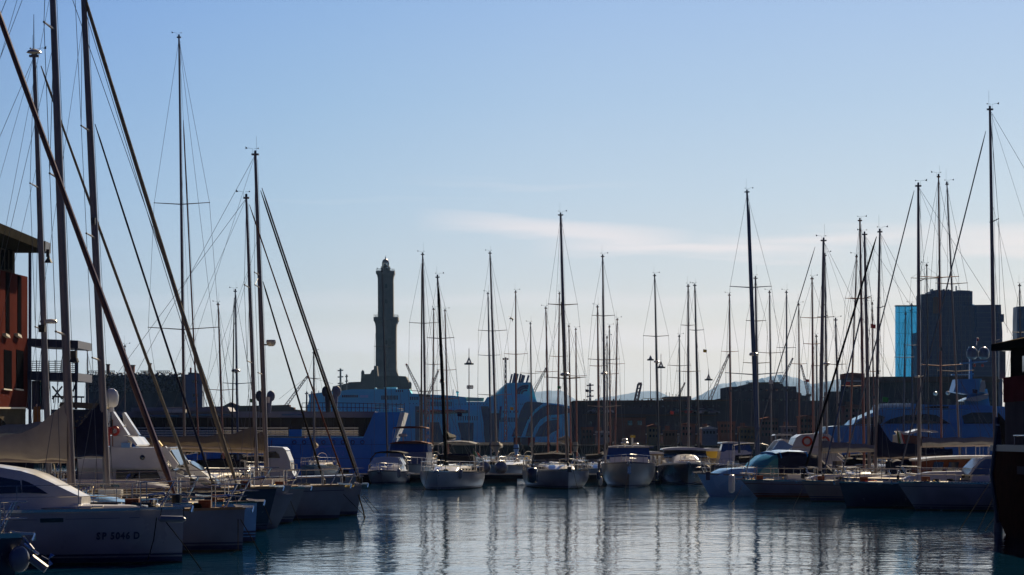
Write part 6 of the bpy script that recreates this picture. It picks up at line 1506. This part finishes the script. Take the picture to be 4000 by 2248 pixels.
def left_building():
    X0 = -27.3
    t = thing('harbour_building', 'terracotta building with tall slit windows and overhanging roof at the left edge', 'building', (-33, 145, 0))
    def P(nm, poly, off, th, m): return side_poly(t, nm, poly, X0 + off, -th, m)
    P('wall', [(-700, 1590), (-700, 883), (108, 1082), (108, 1595)], 0, 8, 'terra')
    P('upper_storey', [(-700, 900), (-700, 760), (58, 985), (58, 1075)], -.4, 7, 'stonebase')
    P('base', [(-700, 1950), (-700, 1588), (100, 1593), (100, 1810)], -.1, 8, 'stonebase')
    g = MB(); yf, yn = 27.3 * F / 1900, 80; z1 = 3.2 + (1709 - 952) / F * yf
    MB().box2((X0 + 1.3, yn, z1 - .5), (X0 - 9, yf + .5, z1)).build('roof', 'roofg', t)
    MB().box2((X0 + 1.32, yf - 1.2, z1 - .52), (X0 + 1.0, yf + .55, z1 + .05)).build('gutter_box', 'mastd', t)
    P('string_course', [(-700, 1584), (101, 1592), (101, 1598), (-700, 1594)], .12, .2, 'sill')
    for x0, x1, y0 in ((24, 38, 1064), (70, 84, 1078), (-40, -25, 1052)):
        P('slit_window', [(x0, y0), (x1, y0 + 4), (x1, 1312), (x0, 1304)], .03, .1, 'void')
        P('sill', [(x0, 1302), (x1, 1310), (x1 + 3, 1322), (x0 + 1, 1312)], .2, .2, 'sill')
    for x0, x1 in ((17, 47), (65, 92), (-60, -25)):
        P('window', [(x0, 1366), (x1, 1372), (x1, 1522), (x0, 1518)], .03, .1, 'void')
        P('sill', [(x0 - 1, 1518), (x1 + 1, 1522), (x1 + 1, 1527), (x0 - 1, 1523)], .12, .15, 'sill')
    for x in (5, 22, 38): P('upper_window', [(x, 1052), (x, 975), (x + 11, 978), (x + 11, 1056)], -.37, .1, 'void')
    pts = [(-30, 1800)] + [(-30 + 65 * math.cos(a) , 1700 - 75 * math.sin(a)) for a in [R(k * 15) for k in range(12, -1, -1)]] + [(35, 1800)]
    P('archway', pts, -.06, .1, 'void')
    a = W(117, 975, 151); MB().tube([a, W(117, 1660, 151)], .09, 8).build('drainpipe', 'mastblue', t)
    # steel balcony annexe
    t = thing('balcony_structure', 'dark blue steel balcony deck with railings and teal glass doors beside the terracotta building', 'building', (W(200, HZ, 150).x, 150, 0))
    def Q(nm, poly, y0, dep, m): return pp(t, nm, poly, 150, y0, dep, m)
    Q('canopy_deck', [(105, 1322), (305, 1331), (305, 1361), (105, 1352)], 0, 5, 'steelb')
    Q('balcony_deck', [(105, 1452), (305, 1458), (305, 1489), (105, 1484)], 0, 5, 'steelb')
    for x in (112, 166, 297): MB().bar(W(x, 1600, 150.3), W(x, 1335, 150.3), .11).build('post', 'steelb', t)
    for x0, x1 in ((118, 240), (245, 304)):
        g = MB()
        for k in range(6):
            y = 1412 + k * 8; g.tube([W(x0, y, 150.1), W(x1, y, 150.1)], .018, 4)
        n = max(2, int((x1 - x0) / 22))
        for k in range(n + 1): x = x0 + (x1 - x0) * k / n; g.bar(W(x, 1458, 150.1), W(x, 1408, 150.1), .04)
        g.build('railing', 'steelb', t)
    Q('door_wall', [(105, 1600), (105, 1486), (172, 1486), (172, 1600)], 1.5, .3, 'steelb')
    for x0 in (140, 155): Q('glass_door', [(x0, 1572), (x0, 1510), (x0 + 12, 1510), (x0 + 12, 1572)], 1.3, .15, 'doorglass')
    Q('fanlight', [(139, 1505), (139, 1493), (165, 1493), (165, 1505)], 1.3, .15, 'doorglass')
    Q('lamp_panel', [(143, 1492), (144, 1485), (163, 1486), (163, 1491)], 1.0, .2, 'glow')
    for a, b in (((204, 1510), (243, 1560)), ((243, 1510), (204, 1560)), ((285, 1530), (300, 1488)), ((204, 1550), (330, 1552))):
        MB().bar(W(*a, 152), W(*b, 152), .07).build('brace', 'steelb', t)
    for k in range(7): MB().tube([W(210 + k * 18, 1575, 152), W(210 + k * 18, 1550, 152)], .03, 4).build('baluster', 'steelb', t)
    t = thing('beach_umbrella', 'closed ochre parasol beside the terracotta building', 'umbrella', tuple(W(145, 1700, 130)), 0)
    MB().loft([[W(x, y, 130 + z) for x, y, z in ((128, 1672, -.3), (160, 1672, -.3), (160, 1672, .3), (128, 1672, .3))], [W(x, y, 130 + z) for x, y, z in ((130, 1590, -.25), (158, 1588, -.25), (158, 1588, .25), (130, 1590, .25))]]).build('canopy', 'yellowc', t)
    MB().tube([W(144, 1800, 130), W(144, 1580, 130)], .04, 6).build('pole', 'steel', t)
    t = thing('red_hulled_launch', 'red and tan wooden launch with foliage on deck behind the cream sail cover', 'boat', (W(330, HZ, 125).x, 126, 0), 0)
    h = Hull(9, 3, 1.6, 1.5); h.hull().build('hull', 'wood', t, smooth=True, local=True); h.deck().build('deck', 'teak', t, local=True)
    pp(t, 'deckhouse', [(200, 1800), (200, 1668), (400, 1668), (400, 1800)], 125, .2, 2.4, 'redw')
    pp(t, 'awning', [(230, 1590), (235, 1572), (300, 1572), (400, 1578), (400, 1596), (300, 1594)], 125, 0, 3, 'canvas')
    pp(t, 'upper_cabin', [(190, 1670), (190, 1600), (400, 1600), (400, 1670)], 125, .6, 1.8, 'stripe')
    g = MB(); rr = random.Random(2)
    for k in range(90):
        p = W(300 + rr.gauss(42, 18), 1650 + rr.gauss(0, 14), 124.8); a = rr.uniform(0, 6.28); s_ = rr.uniform(.05, .12)
        g.slab([p, p + Vector((s_ * math.cos(a), rr.uniform(-.05, .05), s_ * math.sin(a))), p + Vector((s_ * math.cos(a + 1), rr.uniform(-.05, .05), s_ * math.sin(a + 1)))], .006)
    struct(g.build('foliage', 'canvas', t), 'stuff')
    for x in (260, 330, 395): MB().tube([W(x, 1700, 124.9), W(x, 1668, 124.9)], .025, 5).build('deck_stanchion', 'steel', t)
    MB().tube([W(200, 1668, 124.9), W(400, 1668, 124.9)], .02, 5).build('deck_rail', 'steel', t)
M['yellowc'] = mat('ochre_canvas', (.3, .19, .06), .85, noise=.2)
left_building()
def right_building():
    X0 = 16.95
    t = thing('boathouse', 'dark boathouse with overhanging eave and dark red band filling the right edge', 'building', (22, 88, 0))
    def P(nm, poly, off, th, m): return side_poly(t, nm, poly, X0 + off, th, m)
    def Z(y, d): return H + (HZ - y) / F * d
    D = 92.4
    MB().box2((X0 + .35, 60, Z(1478, D)), (30, D, Z(1372, D))).build('upper_wall', 'blackw', t)
    MB().box2((X0 + .1, 60, Z(1573, D)), (30.1, D, Z(1476, D))).build('red_band', 'redw', t)
    MB().box2((X0 + .15, 60, Z(1745, D)), (30, D - .05, Z(1573, D))).build('lower_wall', 'greyw', t)
    MB().box2((X0 - .05, 59, Z(1366, D)), (31, D + 1.5, Z(1340, D))).build('eave', 'blackw', t)
    rz0, rz1 = Z(1340, D), Z(1340, D) + 1.6
    MB().loft([[(X0 - .05, 59, rz0), (24, 59, rz1), (31, 59, rz0)], [(X0 - .05, D + 1.5, rz0), (24, D + 1.5, rz1), (31, D + 1.5, rz0)]]).build('roof', 'stonebase', t)
    for y0 in (84, 88): MB().box2((X0 + .3, y0, Z(1460, D)), (X0 + .5, y0 + 2, Z(1400, D))).build('window', 'glass', t)
    MB().box2((X0 - .02, D + .1, Z(1480, D)), (X0 + .2, D + .25, Z(1372, D))).build('corner_post', 'glow', t)
    t = thing('dark_barge', 'tall dark brown barge hull with curved end at the right edge below the boathouse', 'barge', (19, 80, 0))
    rings = []
    for z, dx, dy in ((-.5, .9, 1.4), (0, .55, .9), (.6, .2, .4), (1.4, .03, .1), (2.75, 0, 0)):
        x0, x1, ye = 15.75 + dx * .5, 24, 89.3 - dy
        rings.append([(x0, 55, z), (x0, ye - 3, z), (x0 + .15, ye - 1.2, z), (x0 + .6, ye - .3, z), (x0 + 1.6, ye, z), (x1, ye, z), (x1, 55, z)])
    MB().loft(rings).build('hull', 'blackb', t, smooth=True)
    MB().loft([[(x + dx_, y + dy_, z) for (x, y), (dx_, dy_) in zip([(15.7, 54.9), (15.7, 86.4), (15.84, 88.2), (16.3, 89.1), (17.3, 89.4), (24.1, 89.4), (24.1, 54.9)], [(0, 0)] * 7)] for z in (2.75, 2.95)]).build('gunwale', 'stripe', t)
    MB().box2((15.74, 56, 2.05), (15.8, 83, 2.3)).build('rubbing_band', 'greyw', t)
    g = MB()
    MB().tube([(15.75, 56, 3.25), (15.75, 83.6, 3.25), (16.2, 86, 3.25)], .02, 6).build('rail', 'steel', t)
    for k in range(12): MB().tube([(15.75, 57 + k * 2.4, 2.95), (15.75, 57 + k * 2.4, 3.25)], .015, 5).build('rail_post', 'steel', t)
    MB().tube([(15.72, 86.2, 3.6), (15.66, 86.9, 2.0), (15.9, 87.2, .4)], .07, 8).build('rudder_post', 'stripe', t)
    # mooring pile holding the barge
    t = thing('mooring_pile', 'dark tapering pile with rounded foot between the right masts and the barge', 'pile', (W(3905, 0, 90).x, 90, 0))
    MB().tube([W(3893, 1630, 90), W(3897, 1700, 90), W(3903, 1900, 90), W(3900, 2080, 90)], [.07, .12, .15, .17], 10).build('shaft', 'stripe', t, smooth=True)
    MB().lathe([(.19, 0), (.19, .12), (.1, .2)], W(3900, 1905, 89.9), 10).build('collar', 'steel', t)
M['blackb'] = mat('tarred_planks', (.035, .013, .010), 1, spec=0, noise=.3)
right_building()

# ---------------------------------------------------------------- gull and small things
def gull():
    d = 220; c = W(1995, 1243, d); q = PX(d)
    t = thing('seagull', 'dark gull gliding with bent wings against the pale sky', 'bird', tuple(c))
    g = MB(); g.tube([W(1989, 1247, d), W(1995, 1244, d), W(2001, 1246, d), W(2006, 1249, d)], [.02, .07, .06, .015], 8)
    g.loft([[W(1996, 1242, d - .02), W(2000, 1245, d - .02), W(2000, 1245, d + .02), W(1996, 1242, d + .02)], [W(1990, 1237, d - .3), W(1996, 1239, d - .28), W(1996, 1239, d - .26), W(1990, 1237, d - .27)], [W(1984, 1238, d - .5), W(1984, 1238.5, d - .48), W(1984, 1238.5, d - .47), W(1984, 1238, d - .48)]])
    g.loft([[W(1997, 1245, d - .02), W(2002, 1247, d - .02), W(2002, 1247, d + .02), W(1997, 1245, d + .02)], [W(2000, 1250, d + .2), W(2005, 1249, d + .22), W(2005, 1249, d + .24), W(2000, 1250, d + .23)], [W(2001, 1257, d + .4), W(2002, 1257, d + .4), W(2002, 1257, d + .42), W(2001, 1257, d + .42)]])
    g.build('body', 'black', t, smooth=True)
gull()
# bright cream sail bundles and flag beyond the pontoon
for x, y, m, lb in ((1937, 1745, 'sail', 'bright cream sail bundle under the leaning centre left mast'), (2017, 1755, 'gelblue', 'small pale blue bundle under the mast over the ferry funnel'), (2248, 1745, 'sail', 'small white bundle hanging under the red-brown mast')):
    d = 206; p = W(x, y, d); t = thing('sail_bundle', lb, 'sail', tuple(p), 0, 'rolled sails hanging under booms')
    rr = random.Random(x); r = (20 if x == 1937 else 11) * PX(d)
    MB().loft([[(p.x + r * a * math.cos(k * .785), p.y + r * math.sin(k * .785), p.z + zz * PX(d)) for k in range(8)] for a, zz in ((.75, 18), (1, 8), (.95, -4), (.55, -14), (.7, -22))]).build('folded_cloth', m, t, smooth=True)
    MB().torus(p + Vector((0, 0, .05)), r * 1.02, .03, 'z').build('tie', 'rope', t)
ensign(1850, 1790, 200, 'small dark flag drooping between the pontoon boats left of the bundles', 10, 30)
